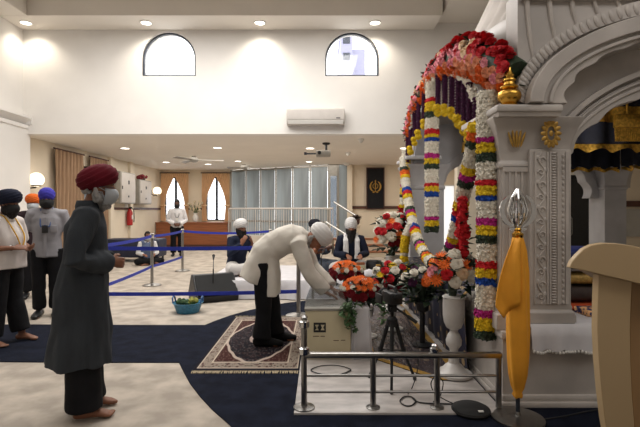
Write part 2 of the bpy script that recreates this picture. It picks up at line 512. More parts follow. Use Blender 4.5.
# air conditioner
t = thing('air_conditioner', 'long pale grey wall air conditioner below the right arched window', 'air conditioner', (-.09, YU, 3.16))
prof = [(0, 0), (-.16, 0), (-.2, .04), (-.215, .1), (-.2, .31), (-.17, .335), (0, .335)]
MB().prism([(-.59, y, z) for y, z in prof], (1.18, 0, 0)).build('housing', M['acgrey'], t, bevel=.012)
MB().prism([(-.56, -.19, .018), (-.56, -.222, .085), (-.56, -.228, .08), (-.56, -.196, .012)], (1.12, 0, 0)).build('louver', M['white'], t)
MB().box((-.57, -.222, .1), (.57, -.205, .104)).build('seam', M['grey'], t)
MB().box((.42, -.218, .12), (.5, -.2, .14)).build('display', M['dframe'], t)
# projector under the low ceiling
pp = P(322, 153.5, 10.6)
t = thing('ceiling_projector', 'dark projector hanging from the low ceiling on a short pole', 'projector', (pp.x, pp.y, ZL))
MB().tube([(.1, 0, 0), (.1, 0, -.28)], .028, 10).lathe([(.09, 0), (.09, -.03), (.05, -.05)], (.1, 0, 0)).build('pole', M['black'], t)
zc = pp.z - ZL
MB().rbox((-.14, -.14, zc - .07), (.2, .16, zc + .06), .02).build('body', M['grey'], t)
MB().tube([(-.06, -.16, zc), (-.06, -.135, zc)], .04, 14).build('lens', M['black'], t)
MB().box((-.42, -.02, zc - .02), (-.1, .03, zc + .01)).box((-.42, -.03, zc - .03), (-.36, .04, zc + .03)).build('arm', M['dframe'], t)
# ceiling fans
def fan(px, py, d, blade, label, a0):
    p = P(px, py, d)
    t = thing('ceiling_fan', label, 'ceiling fan', (p.x, p.y, ZL), 0, 'ceiling fans over the rear aisle')
    z = p.z - ZL
    MB().tube([(0, 0, 0), (0, 0, z)], .018).lathe([(.07, 0), (.06, -.05), (.02, -.07)], seg=16).build('rod', M['grey'], t)
    MB().lathe([(.03, z + .09), (.1, z + .06), (.13, z), (.1, z - .05), (.04, z - .07)], seg=18).build('motor', M['grey'], t)
    for k in range(3):
        a = a0 + k * 2 * PI / 3
        c, s = math.cos(a), math.sin(a)
        pts = [(c * .1 - s * -.05, s * .1 + c * -.05, z - .01), (c * blade - s * -.08, s * blade + c * -.08, z - .03), (c * blade - s * .07, s * blade + c * .07, z + .01), (c * .1 - s * .05, s * .1 + c * .05, z + .01)]
        MB().prism(pts, (0, 0, .01)).build('blade', M['grey'], t)
fan(194, 160, 13.2, .85, 'grey three-blade ceiling fan in front of the peach curtains', .15)
fan(244, 167.5, 15.6, .6, 'smaller ceiling fan just in front of the glass partition', .9)
# globe wall lamps
def wall_lamp(loc, yaw, label):
    t = thing('wall_lamp', label, 'wall lamp', loc, yaw, 'glowing globe wall lamps')
    MB().rbox((0, -.05, -.09), (.03, .05, .09), .01).build('back_plate', M['black'], t)
    MB().tube([(.02, 0, -.05), (.1, 0, -.13), (.22, 0, -.12), (.24, 0, -.07)], .018).lathe([(.09, -.09), (.1, -.07), (.06, -.055)], (.24, 0, 0)).build('bracket', M['black'], t)
    MB().ball((.24, 0, .05), .15, 20, 12).build('globe', M['glow'], t)
wall_lamp((XL, 9.62, 2.02), 0, 'glowing globe wall lamp beside the tan curtain at far left')
wall_lamp((XL, 16.75, 2.08), 0, 'glowing globe wall lamp near the rear left window')
# curtains: each hangs from the top and is a pleated sheet
def curtain(name_lab, a, b, z0, z1, m, tie=None, pleats=7, amp=.045, grp=None, cat='curtain'):
    """from a to b (xy), drawn towards a at the tie height"""
    a, b = V((*a, 0)), V((*b, 0)); d = b - a; L = d.length; d.normalize(); n = V((d.y, -d.x, 0))
    rows = []
    nz_, nx = 16, pleats * 8
    for i in range(nz_ + 1):
        u = i / nz_; z = z1 + (z0 - z1) * u
        wid = L
        if tie:
            tt = (z1 - tie) / (z1 - z0)
            wid = L * (1 - .72 * math.sin(min(1, u / tt) * PI / 2) ** 1.3) if u < tt else L * (.28 + .08 * (u - tt) / (1 - tt))
        row = []
        for j in range(nx + 1):
            v = j / nx
            am = amp * (.6 + .4 * wid / L)
            row.append(a + d * (wid * v) + n * (am * math.sin(v * pleats * 2 * PI + .8 * math.sin(3 * u)) + .02 * noise.noise(V((v * 4, u * 3, a.x)))) + V((0, 0, z)))
        rows.append(row)
    t = thing('curtain', name_lab, cat, (0, 0, 0), 0, grp)
    c0 = (a + b) / 2; t.location = (c0.x, c0.y, z0)
    off = V((c0.x, c0.y, z0))
    MB().grid([[p - off for p in r] for r in rows]).build('fabric', m, t, smooth='all')
    q0, q1 = a - d * .05 - off, b + d * .05 - off
    MB().tube([q0 + V((0, 0, z1 + .02)), q1 + V((0, 0, z1 + .02))], .02, 8).build('curtain_rod', M['dwood'], t)
    if tie:
        w = L * .30
        MB().tube([a - off + d * 0 + n * .07 + V((0, 0, tie)), a - off + d * w + n * .08 + V((0, 0, tie)), a - off + d * w - n * .05 + V((0, 0, tie)), a - off - n * .05 + V((0, 0, tie))], .025, 6, closed=True).build('tie_back', m, t)
    return t
cy = YB - .1
for cx, w, w8, side in ((-5.72, .66, 'left', 0), (-4.1, .62, 'right', 1)):
    nm = 'rear window behind the standing usher' if side == 0 else 'rear window nearest the glass partition'
    MP = M['peach']
    curtain('peach tied-back curtain on the left of the ' + nm, (cx - .54, cy), (cx + .02, cy), .98, 2.86, MP, 1.6, grp='peach curtains at the rear windows')
    curtain('peach tied-back curtain on the right of the ' + nm, (cx + .54, cy), (cx - .02, cy), .98, 2.86, MP, 1.6, grp='peach curtains at the rear windows')
curtain('tan pleated curtain on the left wall beside the globe lamp', (XL + .12, 10.5), (XL + .12, 11.75), .35, 2.84, M['tan'], None, 8, grp='tan curtains on the left wall')
curtain('tan pleated curtain on the left wall, mostly behind the red turban', (XL + .12, 12.1), (XL + .12, 13.1), .35, 2.84, M['tan'], None, 7, grp='tan curtains on the left wall')
# wall cabinets, extinguisher
def cabinet(y0, y1, z0, z1, label):
    t = thing('wall_cabinet', label, 'cabinet', (XL, (y0 + y1) / 2, z0), 0, 'grey cabinets on the left wall')
    w = (y1 - y0) / 2; h = z1 - z0
    MB().rbox((0, -w, 0), (.26, w, h), .01).build('case', M['grey'], t)
    MB().rbox((.255, -w + .03, .03), (.285, w - .03, h - .03), .006).build('door', M['acgrey'], t)
    MB().box((.285, -w + .06, h * .45), (.30, -w + .09, h * .55)).build('handle', M['black'], t)
    MB().box((.285, -.04, h * .62), (.292, .05, h * .74)).box((.285, -.05, h * .2), (.292, .03, h * .26)).build('meter_panel', M['dframe'], t)
    return t
cabinet(13.62, 14.7, 1.62, 2.6, 'large grey wall cabinet right of the red turban')
cabinet(15.05, 16.1, 1.62, 2.45, 'smaller grey wall cabinet between the pilaster and globe lamp')
t = thing('potted_flowers', 'small dark red flowers standing on top of the smaller wall cabinet', 'flowers', (XL + .16, 15.55, 2.45))
pb = MB()
for k in range(22):
    pb.ball((random.uniform(-.08, .1), random.uniform(-.28, .28), random.uniform(.06, .16)), random.uniform(.04, .06), 7, 5)
MB().lathe([(.09, 0), (.11, .07), (.1, .08)]).build('bowl', M['dwood'], t); pb.build('flowers', mat('dark_red_bloom', rgb(120, 36, 44), .8, vary=.4, scale=20), t)
t = thing('fire_extinguisher', 'red fire extinguisher hanging on the left wall under the large cabinet', 'fire extinguisher', (XL + .12, 14.62, .92))
MB().lathe([(.07, 0), (.09, .02), (.09, .42), (.05, .52), (.03, .54)]).build('cylinder', M['red'], t)
MB().box((-.02, -.03, .54), (.07, .03, .6)).build('valve', M['black'], t)
MB().tube([(.06, 0, .57), (.13, 0, .5), (.13, .03, .25), (.12, .03, .1)], .014).build('hose', M['black'], t)
MB().box((.085, -.05, .2), (.093, .05, .34)).build('sticker', M['white'], t)
t = thing('wall_sign', 'small white notice plate on the left wall above the extinguisher', 'sign', (XL, 14.62, 1.46))
MB().box((0, -.11, 0), (.015, .11, .17)).build('plate', M['white'], t)
# brown wooden bench along the rear wall
t = thing('wooden_bench', 'long reddish brown wooden bench wall below the rear windows', 'bench', (-4.9, YB, 0))
mb = MB(); mb.box((-1.36, -.62, 0), (1.36, -.02, .9)); mb.build('front_panel', M['brown'], t, smooth=False)
MB().rbox((-1.38, -.66, .9), (1.4, -.02, .95), .01).build('top_board', M['brown'], t)
MB().box((-1.36, -.63, 0), (1.36, -.62, .1)).build('plinth', M['dwood'], t)
t = thing('flower_vase', 'white vase of pale flowers on the bench between the rear windows', 'vase', (-4.83, YB - .35, .95))
MB().lathe([(.06, 0), (.1, .04), (.12, .18), (.07, .3), (.1, .36)]).build('vase', M['white'], t)
fb = MB(); lf = MB()
for k in range(20):
    a, r, z = random.uniform(0, 6.28), random.uniform(.05, .28), random.uniform(.4, .85)
    fb.ball((r * math.cos(a), r * math.sin(a) * .7, z), .05, 7, 5); lf.tube([(0, 0, .32), (r * math.cos(a), r * math.sin(a) * .7, z)], .012, 5)
lf.build('stems', mat('grey_green_stem', rgb(92, 105, 70), .8, vary=.3), t); fb.build('flowers', mat('pale_bloom', rgb(215, 200, 170), .8, vary=.15, scale=20), t)
# black mats bench near left wall
t = thing('padded_bench', 'low navy padded bench near the left wall behind the seated boy', 'bench', (-5.2, 12.6, 0))
MB().rbox((-.75, -.35, .12), (.8, .35, .62), .05, 3).build('seat', mat('navy_vinyl', rgb(30, 36, 58), .5, vary=.2), t)
for x in (-.65, .7):
    for y in (-.28, .28): MB().tube([(x, y, 0), (x, y, .14)], .03).build('leg', M['black'], t)

# khanda emblem outline pieces (flat, x across, z up, centred, unit about 1 high)
def khanda(mb, th=.02, s=1.0, off=(0, 0, 0)):
    off = V(off)
    def pr(poly): mb.prism([off + V((x * s, -th / 2, z * s)) for x, z in poly], (0, th, 0))
    pr([(0, .52), (.05, .44), (.035, .36), (.03, .05), (.022, -.3), (-.022, -.3), (-.03, .05), (-.035, .36), (-.05, .44)])
    n = 28; ro, ri = .2, .155
    mb.strip([off + V((ro * s * math.cos(2 * PI * i / n), -th / 2, (.08 + ro * math.sin(2 * PI * i / n)) * s)) for i in range(n + 1)],
             [off + V((ri * s * math.cos(2 * PI * i / n), -th / 2, (.08 + ri * math.sin(2 * PI * i / n)) * s)) for i in range(n + 1)], (0, th, 0))
    for sg in (-1, 1):
        o_, i_ = [], []
        for k in range(17):
            u = k / 16
            a = math.radians(62 - 150 * u)
            R_ = .36
            wd = .05 * math.sin(PI * (u * .9 + .08)) + .006
            x, z = R_ * math.cos(a), .06 + R_ * 1.05 * math.sin(a)
            o_.append(off + V((sg * (x + wd * math.cos(a)) * s, -th / 2, (z + wd * math.sin(a)) * s)))
            i_.append(off + V((sg * (x - wd * math.cos(a)) * s, -th / 2, (z - wd * math.sin(a)) * s)))
        mb.strip(o_, i_, (0, th, 0))
        pr([(sg * .01, -.33), (sg * .14, -.4), (sg * .2, -.37), (sg * .2, -.33), (sg * .12, -.34), (sg * .01, -.25)])
    return mb
b0, b1 = P(366.3, 209.5, 15.72), P(384.5, 167.5, 15.72)
t = thing('emblem_banner', 'tall black wall banner with a golden sword emblem on the cream wall', 'banner', ((b0.x + b1.x) / 2, 15.73, b0.z))
hw, hh = (b1.x - b0.x) / 2, b1.z - b0.z
MB().box((-hw + .03, -.012, .03), (hw - .03, 0, hh - .03)).build('cloth', mat('black_felt', rgb(16, 18, 24), .9, vary=.2, scale=12), t)
MB().box((-hw, -.03, 0), (hw, -.0, .03)).box((-hw, -.03, hh - .03), (hw, 0, hh)).box((-hw, -.03, .03), (-hw + .03, 0, hh - .03)).box((hw - .03, -.03, .03), (hw, 0, hh - .03)).build('frame', M['dwood'], t)
khanda(MB(), .014, .5, (0, -.022, hh * .53)).build('emblem', M['goldpaint'], t)
# white baluster railing in front of the glass partition
t = thing('baluster_railing', 'pale metal baluster railing standing in front of the glass partition', 'railing', (-1.7, 15.7, 0))
q0, q1 = V((-3.35, 16.55, 0)) - V(t.location), V((.42, 14.6, 0)) - V(t.location)
MB().tube([q0 + V((0, 0, 1.47)), q1 + V((0, 0, 1.47))], .03, 8).build('top_rail', M['acgrey'], t)
MB().tube([q0 + V((0, 0, .5)), q1 + V((0, 0, .5))], .025, 8).build('bottom_rail', M['acgrey'], t)
for i in range(44):
    p = q0.lerp(q1, i / 43)
    MB().tube([p + V((0, 0, .5)), p + V((0, 0, 1.47))], .02 if i % 6 == 0 else .011, 6).build('baluster', M['acgrey'], t)
mb = MB(); nn = V((.46, .89, 0))
mb.prism([q0 - nn * .1, q1 - nn * .1, q1 + nn * .1, q0 + nn * .1], (0, 0, .5)); mb.build('curb', mat('light_marble', rgb(206, 196, 184), .4, vary=.06, scale=3), t, smooth=False)
# stair with chrome handrails in front of the cream wall, platform steps
t = thing('carpeted_steps', 'low cream steps with brown treads in front of the cream rear wall', 'steps', (1.9, 14.4, 0))
for k in range(3):
    MB().box((-1.45, -.9 + k * .42, 0), (1.6, 1.0, .17 * (k + 1) - .03)).build('riser', M['cream'], t, smooth=False)
    MB().box((-1.47, -.93 + k * .42, .17 * (k + 1) - .03), (1.62, -.9 + (k + 1) * .42, .17 * (k + 1))).build('tread', M['brown'], t, smooth=False)
h0, h1 = P(336, 203, 13.6), P(351, 212, 13.6)
t = thing('chrome_handrail', 'slanted double chrome stair handrail beside the glass door', 'handrail', (.75, 13.5, 0))
L0 = V(t.location)
MB().tube([P(334, 202, 13.7) - L0, P(358, 217, 13.1) - L0], .028).build('upper_rail', M['chrome'], t)
MB().tube([P(326, 222, 13.7) - L0, P(352, 238, 13.1) - L0], .028).build('lower_rail', M['chrome'], t)
for a_, d_ in ((337, 13.65), (355, 13.2)):
    p = P(a_, 203 if a_ < 340 else 215, d_) - L0
    MB().tube([V((p.x, p.y, 0)), p], .024).build('post', M['chrome'], t)
t = thing('dark_potted_plant', 'bushy dark potted plant on a pedestal below the emblem banner', 'potted plant', (P(355.5, 220, 13.0).x, 13.0, 0))
MB().lathe([(.16, 0), (.16, .05), (.1, .1), (.1, .9), (.15, .95), (.15, 1.0)], seg=16).build('pedestal', M['cream'], t)
MB().lathe([(.09, 1.0), (.12, 1.04), (.13, 1.16), (.11, 1.17)], seg=16).build('pot', M['dwood'], t)
mb = MB()
for k in range(60):
    a, e = random.uniform(0, 6.28), random.uniform(.1, 1.3); L = random.uniform(.15, .27)
    d = V((math.cos(a) * math.cos(e), math.sin(a) * math.cos(e), math.sin(e) * .8)); sd = d.cross(V((0, 0, 1))).normalized() * .03
    b = V((0, 0, 1.16)); mb.add([b, b + d * L * .5 + sd, b + d * L - V((0, 0, .05)), b + d * L * .5 - sd], [(0, 1, 2, 3)])
mb.build('leaves', mat('brown_leaf', rgb(60, 42, 34), .7, vary=.3, scale=20), t)

# ------------------------------------------------------------------ queue stanchions with blue belts
def stanchion(loc, label, h=.98, belts=(), low=None):
    t = thing('queue_stanchion', label, 'queue barrier post', loc, 0, 'steel queue posts with blue belts')
    MB().lathe([(.17, 0), (.17, .015), (.1, .03), (.035, .045), (.03, .06)], seg=24).build('base', M['steel'], t)
    MB().tube([(0, 0, .04), (0, 0, h - .06)], .028, 12).build('post', M['steel'], t)
    MB().lathe([(.035, h - .09), (.04, h - .08), (.04, h - .01), (.025, h)], seg=16).build('belt_head', M['chrome'], t)
    L0 = V(loc)
    for a, b, sag in belts:
        a, b = V(a) - L0, V(b) - L0
        tp, bt = [], []
        for i in range(13):
            u = i / 12; p = a.lerp(b, u) - V((0, 0, sag * 4 * u * (1 - u)))
            tp.append(p + V((0, 0, .025))); bt.append(p - V((0, 0, .025)))
        n = (b - a).cross(V((0, 0, 1))).normalized() * .004
        MB().strip(tp, bt, n).build('belt', M['blue'], t)
    return t
S1 = F(152, 285.5); S2 = F(182.5, 271); S0 = F(80, 318.5); S3 = F(298.5, 316); S4 = V((-1.15, 10.4, 0))
up = V((0, 0, .93)); dn = V((0, 0, .33))
S0 = V((-3.1, 5.85, 0))
stanchion(S0, 'steel queue post almost hidden behind the man in the grey kurta', belts=[(S0 + up, S3 + up, .02), (S0 + dn, S3 + dn, .015), (S0 + up + V((0, .04, .0)), S1 + up, .03), (S0 + dn + V((0, .05, 0)), S1 + V((0, 0, .36)), .02)])
stanchion(S1, 'steel queue post on the beige carpet, nearer of the left pair', belts=[(S1 + up, S2 + up, .02), (S1 + V((0, 0, .36)), S2 + dn, .01)])
stanchion(S2, 'steel queue post in front of the rear bench, farther of the left pair', belts=[(S2 + up, S4 + up, .05), ])
stanchion(S4, 'far steel queue post hidden behind the bowing man')
stanchion(S3, 'steel queue post just behind the arm of the bowing man')
# ------------------------------------------------------------------ floor monitor, basket
def monitor(loc, rz, s, label):
    t = thing('floor_monitor', label, 'speaker', loc, rz)
    MB().prism([(-.36 * s, -.3 * s, 0), (-.36 * s, .24 * s, 0), (-.36 * s, .3 * s, .12 * s), (-.36 * s, .08 * s, .44 * s), (-.36 * s, -.05 * s, .44 * s), (-.36 * s, -.34 * s, .1 * s)], (.72 * s, 0, 0)).build('cabinet', M['black'], t, bevel=.012)
    MB().prism([(-.33 * s, -.335 * s, .13 * s), (-.33 * s, -.07 * s, .42 * s), (-.33 * s, -.08 * s, .435 * s), (-.33 * s, -.35 * s, .145 * s)], (.66 * s, 0, 0)).build('grille', M['blackm'], t)
    MB().rbox((.36 * s, -.1 * s, .16 * s), (.365 * s, .08 * s, .24 * s), .004).build('side_handle', M['blackm'], t)
    MB().box((.05 * s, -.36 * s, .14 * s), (.15 * s, -.345 * s, .16 * s)).build('badge', M['grey'], t)
monitor(F(213, 299), math.radians(28), .92, 'black wedge floor speaker beside the white musicians stage')
bk = F(188, 312)
t = thing('blue_basket', 'blue plastic basket with ring handles on the beige carpet', 'basket', bk)
mb = MB(); rs = []
for i in range(8):
    u = i / 7; rs.append((.15 + .05 * u, .14 * u))
MB().lathe([(r, z) for r, z in rs] + [(.212, .14), (.205, .128), (.185, .12), (.14, .015)], seg=28).build('bowl', mat('teal_plastic', rgb(52, 118, 150), .45, vary=.2, scale=30, bump=.6, bscale=70), t)
for sg in (-1, 1):
    MB().tube([(sg * .19 + .0, -.06, .13), (sg * .2, -.05, .2), (sg * .2, 0, .225), (sg * .2, .05, .2), (sg * .19, .06, .13)], .011).build('handle', mat('teal_handle', rgb(50, 90, 140), .5), t)
for k, (x, y, s_, lb) in enumerate(((-.06, -.03, .07, 'dark green bunched leaf bundle inside the left of the blue basket'), (.06, .02, .06, 'yellow green wrapped bundle inside the right of the blue basket'))):
    mb = MB()
    for q in range(16):
        a = random.uniform(0, 6.28); mb.ball((random.uniform(-1, 1) * s_, random.uniform(-.8, .8) * s_, .07 + random.uniform(0, .05)), random.uniform(.02, .04), 7, 5)
    o = mb.build('leaf_bundle', mat('bundle_green_%d' % k, rgb(50, 78, 44) if k == 0 else rgb(140, 140, 60), .8, vary=.4, scale=30))
    o.location = (bk.x + x, bk.y + y, .05); tag(o, lb, 'leaves')

# ------------------------------------------------------------------ prayer rug
def nm(nt, op, a, b=None, c=None):
    n = nt.nodes.new('ShaderNodeMath'); n.operation = op
    for i, x in enumerate((a, b, c)):
        if x is None: continue
        if isinstance(x, (int, float)): n.inputs[i].default_value = x
        else: nt.links.new(x, n.inputs[i])
    return n.outputs[0]
def mixc(nt, f, a, b):
    n = nt.nodes.new('ShaderNodeMix'); n.data_type = 'RGBA'
    nt.links.new(f, n.inputs[0])
    for x, i in ((a, 6), (b, 7)):
        if isinstance(x, tuple): n.inputs[i].default_value = (*x, 1)
        else: nt.links.new(x, n.inputs[i])
    return n.outputs[2]
def rug_mat(hx, hy, sx=1.0):
    m = bpy.data.materials.new('rug_pattern'); m.use_nodes = True
    nt = m.node_tree; b = nt.nodes['Principled BSDF']; b.inputs['Roughness'].default_value = .95; b.inputs['Specular IOR Level'].default_value = .1
    tc = nt.nodes.new('ShaderNodeTexCoord'); sp = nt.nodes.new('ShaderNodeSeparateXYZ'); nt.links.new(tc.outputs['Object'], sp.inputs[0])
    ax = nm(nt, 'ABSOLUTE', sp.outputs[0]); ay = nm(nt, 'ABSOLUTE', sp.outputs[1])
    cb = nt.nodes.new('ShaderNodeCombineXYZ'); nt.links.new(ax, cb.inputs[0]); nt.links.new(nm(nt, 'MULTIPLY', ay, .6), cb.inputs[1])
    vo = nt.nodes.new('ShaderNodeTexVoronoi'); vo.inputs['Scale'].default_value = 26; nt.links.new(cb.outputs[0], vo.inputs['Vector'])
    v2 = nt.nodes.new('ShaderNodeTexVoronoi'); v2.inputs['Scale'].default_value = 55; nt.links.new(cb.outputs[0], v2.inputs['Vector'])
    fl = nm(nt, 'LESS_THAN', vo.outputs['Distance'], .34); f2 = nm(nt, 'LESS_THAN', v2.outputs['Distance'], .3)
    field = mixc(nt, f2, rgb(30, 28, 34), rgb(112, 100, 98))
    field = mixc(nt, fl, field, rgb(50, 34, 36))
    corner = mixc(nt, f2, rgb(66, 40, 38), rgb(118, 96, 84))
    # medallion: pointed oval
    ex = nm(nt, 'DIVIDE', ax, hx * .74); ey = nm(nt, 'DIVIDE', ay, hy * .8)
    wob = nm(nt, 'MULTIPLY', nm(nt, 'SINE', nm(nt, 'MULTIPLY', nm(nt, 'ARCTAN2', ay, nm(nt, 'MULTIPLY', ax, 2.0)), 16)), .02)
    e = nm(nt, 'ADD', nm(nt, 'ADD', nm(nt, 'POWER', ex, 1.6), nm(nt, 'POWER', ey, 1.5)), wob)
    inside = nm(nt, 'LESS_THAN', e, 1.0)
    col = mixc(nt, inside, corner, field)
    edge = nm(nt, 'LESS_THAN', nm(nt, 'ABSOLUTE', nm(nt, 'SUBTRACT', e, 1.0)), .055)
    col = mixc(nt, edge, col, rgb(176, 160, 148))
    rr = nm(nt, 'ADD', nm(nt, 'POWER', nm(nt, 'DIVIDE', ax, hx * .26), 2), nm(nt, 'POWER', nm(nt, 'DIVIDE', ay, hy * .22), 2))
    star = nm(nt, 'LESS_THAN', nm(nt, 'ABSOLUTE', nm(nt, 'SUBTRACT', rr, .7)), .3)
    col = mixc(nt, nm(nt, 'MULTIPLY', star, nm(nt, 'GREATER_THAN', v2.outputs['Distance'], .25)), col, rgb(165, 148, 140))
    # borders
    dx = nm(nt, 'SUBTRACT', hx, ax); dy = nm(nt, 'MULTIPLY', nm(nt, 'SUBTRACT', hy, ay), .62); dm = nm(nt, 'MINIMUM', dx, dy)
    bord = mixc(nt, f2, rgb(142, 130, 118), rgb(50, 42, 46)); bord = mixc(nt, fl, bord, rgb(96, 74, 70))
    col = mixc(nt, nm(nt, 'LESS_THAN', dm, .13), col, bord)
    for c_, w_ in ((.13, .007), (.035, .006)):
        col = mixc(nt, nm(nt, 'LESS_THAN', nm(nt, 'ABSOLUTE', nm(nt, 'SUBTRACT', dm, c_)), w_), col, rgb(186, 172, 156))
    col = mixc(nt, nm(nt, 'LESS_THAN', dm, .03), col, rgb(34, 32, 40))
    nt.links.new(col, b.inputs['Base Color'])
    return m
rx0, rx1, ry0, ry1 = -1.12, -.165, 3.93, 5.92
t = thing('prayer_rug', 'dark patterned rug with pale floral border under the bowing man', 'rug', ((rx0 + rx1) / 2, (ry0 + ry1) / 2, .008))
hx, hy = (rx1 - rx0) / 2, (ry1 - ry0) / 2
MB().rbox((-hx, -hy, 0), (hx, hy, .012), .004).build('pile', rug_mat(hx, hy), t)
MF = mat('rug_fringe', rgb(176, 160, 132), .9, vary=.25, scale=120)
for sg in (-1, 1):
    mb = MB()
    for i in range(96):
        x = -hx + 2 * hx * (i + .5) / 96; j = random.uniform(-.006, .006)
        mb.tube([(x, sg * hy, .006), (x + j, sg * (hy + .02), .009), (x + j * 2, sg * (hy + .05), .003)], .0045, 4)
    o = mb.build('fringe', MF, t)

# ------------------------------------------------------------------ musicians' stage
t = thing('musicians_stage', 'low stage draped in rumpled white cloth where the musicians sit', 'stage', (-.35, 8.1, 0))
mb = MB(); rows = []
sx0, sx1, sy0, sy1, sz = -1.5, 1.42, -.95, 1.0, .3
n_ = 90
def drape(u):
    # perimeter walk
    return u
per = [(sx0 + (sx1 - sx0) * i / 40, sy0) for i in range(40)] + [(sx1, sy0 + (sy1 - sy0) * i / 26) for i in range(26)] + [(sx1 - (sx1 - sx0) * i / 40, sy1) for i in range(40)] + [(sx0, sy1 - (sy1 - sy0) * i / 26) for i in range(26)]
rs = []
for k, (zz, out, am) in enumerate(((.012, .07, .035), (.1, .05, .03), (.2, .025, .02), (sz - .03, .01, .006), (sz, -.01, 0))):
    ring = []
    for i, (x, y) in enumerate(per):
        c = V((x - (sx0 + sx1) / 2, y, 0)).normalized(); f_ = am * math.sin(i * 1.05 + math.sin(i * .31) * 2)
        ring.append(V((x, y, zz)) + c * (out + f_) + V((0, 0, .008 * noise.noise(V((x * 3, y * 3, zz))))))
    rs.append(ring)
mb.rings(rs, True); mb.build('white_cover', M['whitecloth'], t)

t = thing('building', 'pale lavender building added outside to stand for a reflection in the right arched window', 'building', (2.0, 30, 0))  # block added outside in place of a building reflection in the pane
MB().box((-.75, -3, 0), (-.05, 3, 12.1)).box((-.05, -2.6, 0), (.75, 2.6, 11.2)).build('wall', mat('lavender_paint', rgb(150, 148, 168), .9, vary=.06), t, smooth=False)
MB().prism([(-.8, -3.1, 12.1), (0, -3.1, 12.1), (-.15, -3.1, 12.75), (-.65, -3.1, 12.75)], (0, 6.2, 0)).build('roof', mat('violet_roof', rgb(120, 108, 138), .9, vary=.1), t, smooth=False)
for z in (10.4, 11.4): MB().box((-.62, -3.03, z), (-.2, -2.99, z + .45)).build('window', M['dframe'], t, smooth=False)
# ------------------------------------------------------------------ marble canopy shrine
M['marble'] = mat('grey_marble', rgb(184, 177, 171), .42, vary=.16, scale=2.4, bump=.06, bscale=26, detail=8)
M['marble_l'] = mat('pale_marble', rgb(190, 183, 177), .4, vary=.14, scale=3, bump=.04, bscale=26, detail=8)
M['marble_d'] = mat('blue_grey_marble', rgb(178, 177, 180), .4, vary=.12, scale=3, detail=8)
M['mfloor'] = mat('white_marble', rgb(178, 172, 168), .3, vary=.18, scale=5, detail=9, stretch=(1, 2.2, 1))
SX0, SX1, SY0, SY1 = 1.32, 4.62, 3.3, 7.1
shrine = thing('marble_shrine', 'large carved grey white marble canopy shrine with scalloped arches and dome', 'shrine', ((SX0 + SX1) / 2, (SY0 + SY1) / 2, 0))
SO = V(shrine.location)
class SB(MB):
    def put(s, name, m, bevel=0, smooth=True):
        s.v = [tuple(V(p) - SO) for p in s.v]
        return s.build(name, m, shrine, smooth, bevel)
b = SB(); b.box((SX0, SY0 - .05, .06), (SX1, SY1 + .05, .5)); b.put('platform', M['marble'], smooth=False)
b = SB(); b.rbox((SX0 - .02, SY0 - .08, .49), (SX1 + .02, SY1 + .08, .55), .015); b.put('platform_slab', M['marble_l'])
b = SB(); b.rbox((SX0 - .02, SY0 - .09, 0), (SX1 + .03, SY1 + .08, .045), .01); b.rbox((SX0 - .01, SY0 - .07, .04), (SX1 + .02, SY1 + .07, .09), .015); b.put('plinth_moulding', M['marble_l'])
def rect(x0, y0, x1, y1, z, n=1):
    return [V((x0, y0, z)), V((x1, y0, z)), V((x1, y1, z)), V((x0, y1, z))]
def pillar(cx, cy, w, d, sx, m, carved):
    b = SB()
    prof = [(.55, .04), (.66, .04), (.67, .02), (.72, .02), (.74, 0), (1.72, 0), (1.73, .015), (1.76, .015), (1.78, 0.0), (1.88, .012), (1.96, .03), (2.03, .055), (2.075, .08), (2.09, .085)]
    b.rings([rect(cx - w / 2 - e, cy - d / 2 - e, cx + w / 2 + e, cy + d / 2 + e, z) for z, e in prof], True)
    if carved:
        # raised front face to the right of the plain corner strip
        b.box((cx - w / 2 + .2, cy - d / 2 - .04, .6), (cx + w / 2 + .0, cy - d / 2 + .02, 1.86))
        b.rings([rect(cx - w / 2 + .2 - e, cy - d / 2 - .04 - e, cx + w / 2 + e, cy, z) for z, e in ((.6, .02), (.68, .02), (.7, 0))], True)
    o = b.put('pillar', m, bevel=.006)
    return o
pillar(1.57, 3.55, .5, .5, 1, M['marble'], True)
pillar(1.57, 6.85, .5, .5, 1, M['marble_d'], False)
pillar(4.37, 6.85, .32, .4, -1, M['marble_d'], False)
pillar(4.37, 3.55, .5, .5, -1, M['marble'], False)
# carved relief panel on the near pillar
b = SB(); yf = 3.262
x0, x1 = 1.545, 1.80
b.box((x0, yf - .006, .74), (x1, yf + .02, 1.84))
for x in (x0 + .012, x0 + .10, x0 + .118, x0 + .175, x1 - .02):
    b.box((x - .006, yf - .016, .74), (x + .006, yf, 1.84))
for i in range(56):
    z = .75 + i * 1.08 / 55
    b.ball((x0 + .147, yf - .008, z), (.02, .012, .008), 6, 4)
    if i % 2 == 0: b.ball((x1 - .042, yf - .008, z), (.012, .012, .015), 6, 4)
pts = [(x0 + .056 + .022 * math.sin(i * .42), yf - .01, .74 + i * 1.1 / 90) for i in range(91)]
b.tube(pts, .006, 6)
for k in range(12):
    z = .79 + k * .09; sg = 1 if k % 2 else -1
    b.tube([(x0 + .056 + sg * (.004 + .026 * (1 - j / 14) * math.cos(j * .62)), yf - .01, z + .026 * (1 - j / 14) * math.sin(j * .62)) for j in range(15)], [.007 * (1 - j / 26) for j in range(15)], 6)
    b.ball((x0 + .056 - sg * .026, yf - .008, z + .02), (.014, .01, .02), 7, 5)
b.put('carved_panel', M['marble_l'])
b = SB()
for i in range(5):
    x = 1.345 + i * .045
    b.tube([(x, 3.298, .76), (x, 3.298, 1.72)], .011, 6)
b.box((1.335, 3.285, .74), (1.54, 3.305, .76)); b.box((1.335, 3.285, 1.7), (1.54, 3.305, 1.74))
b.put('fluted_strip', M['marble'])
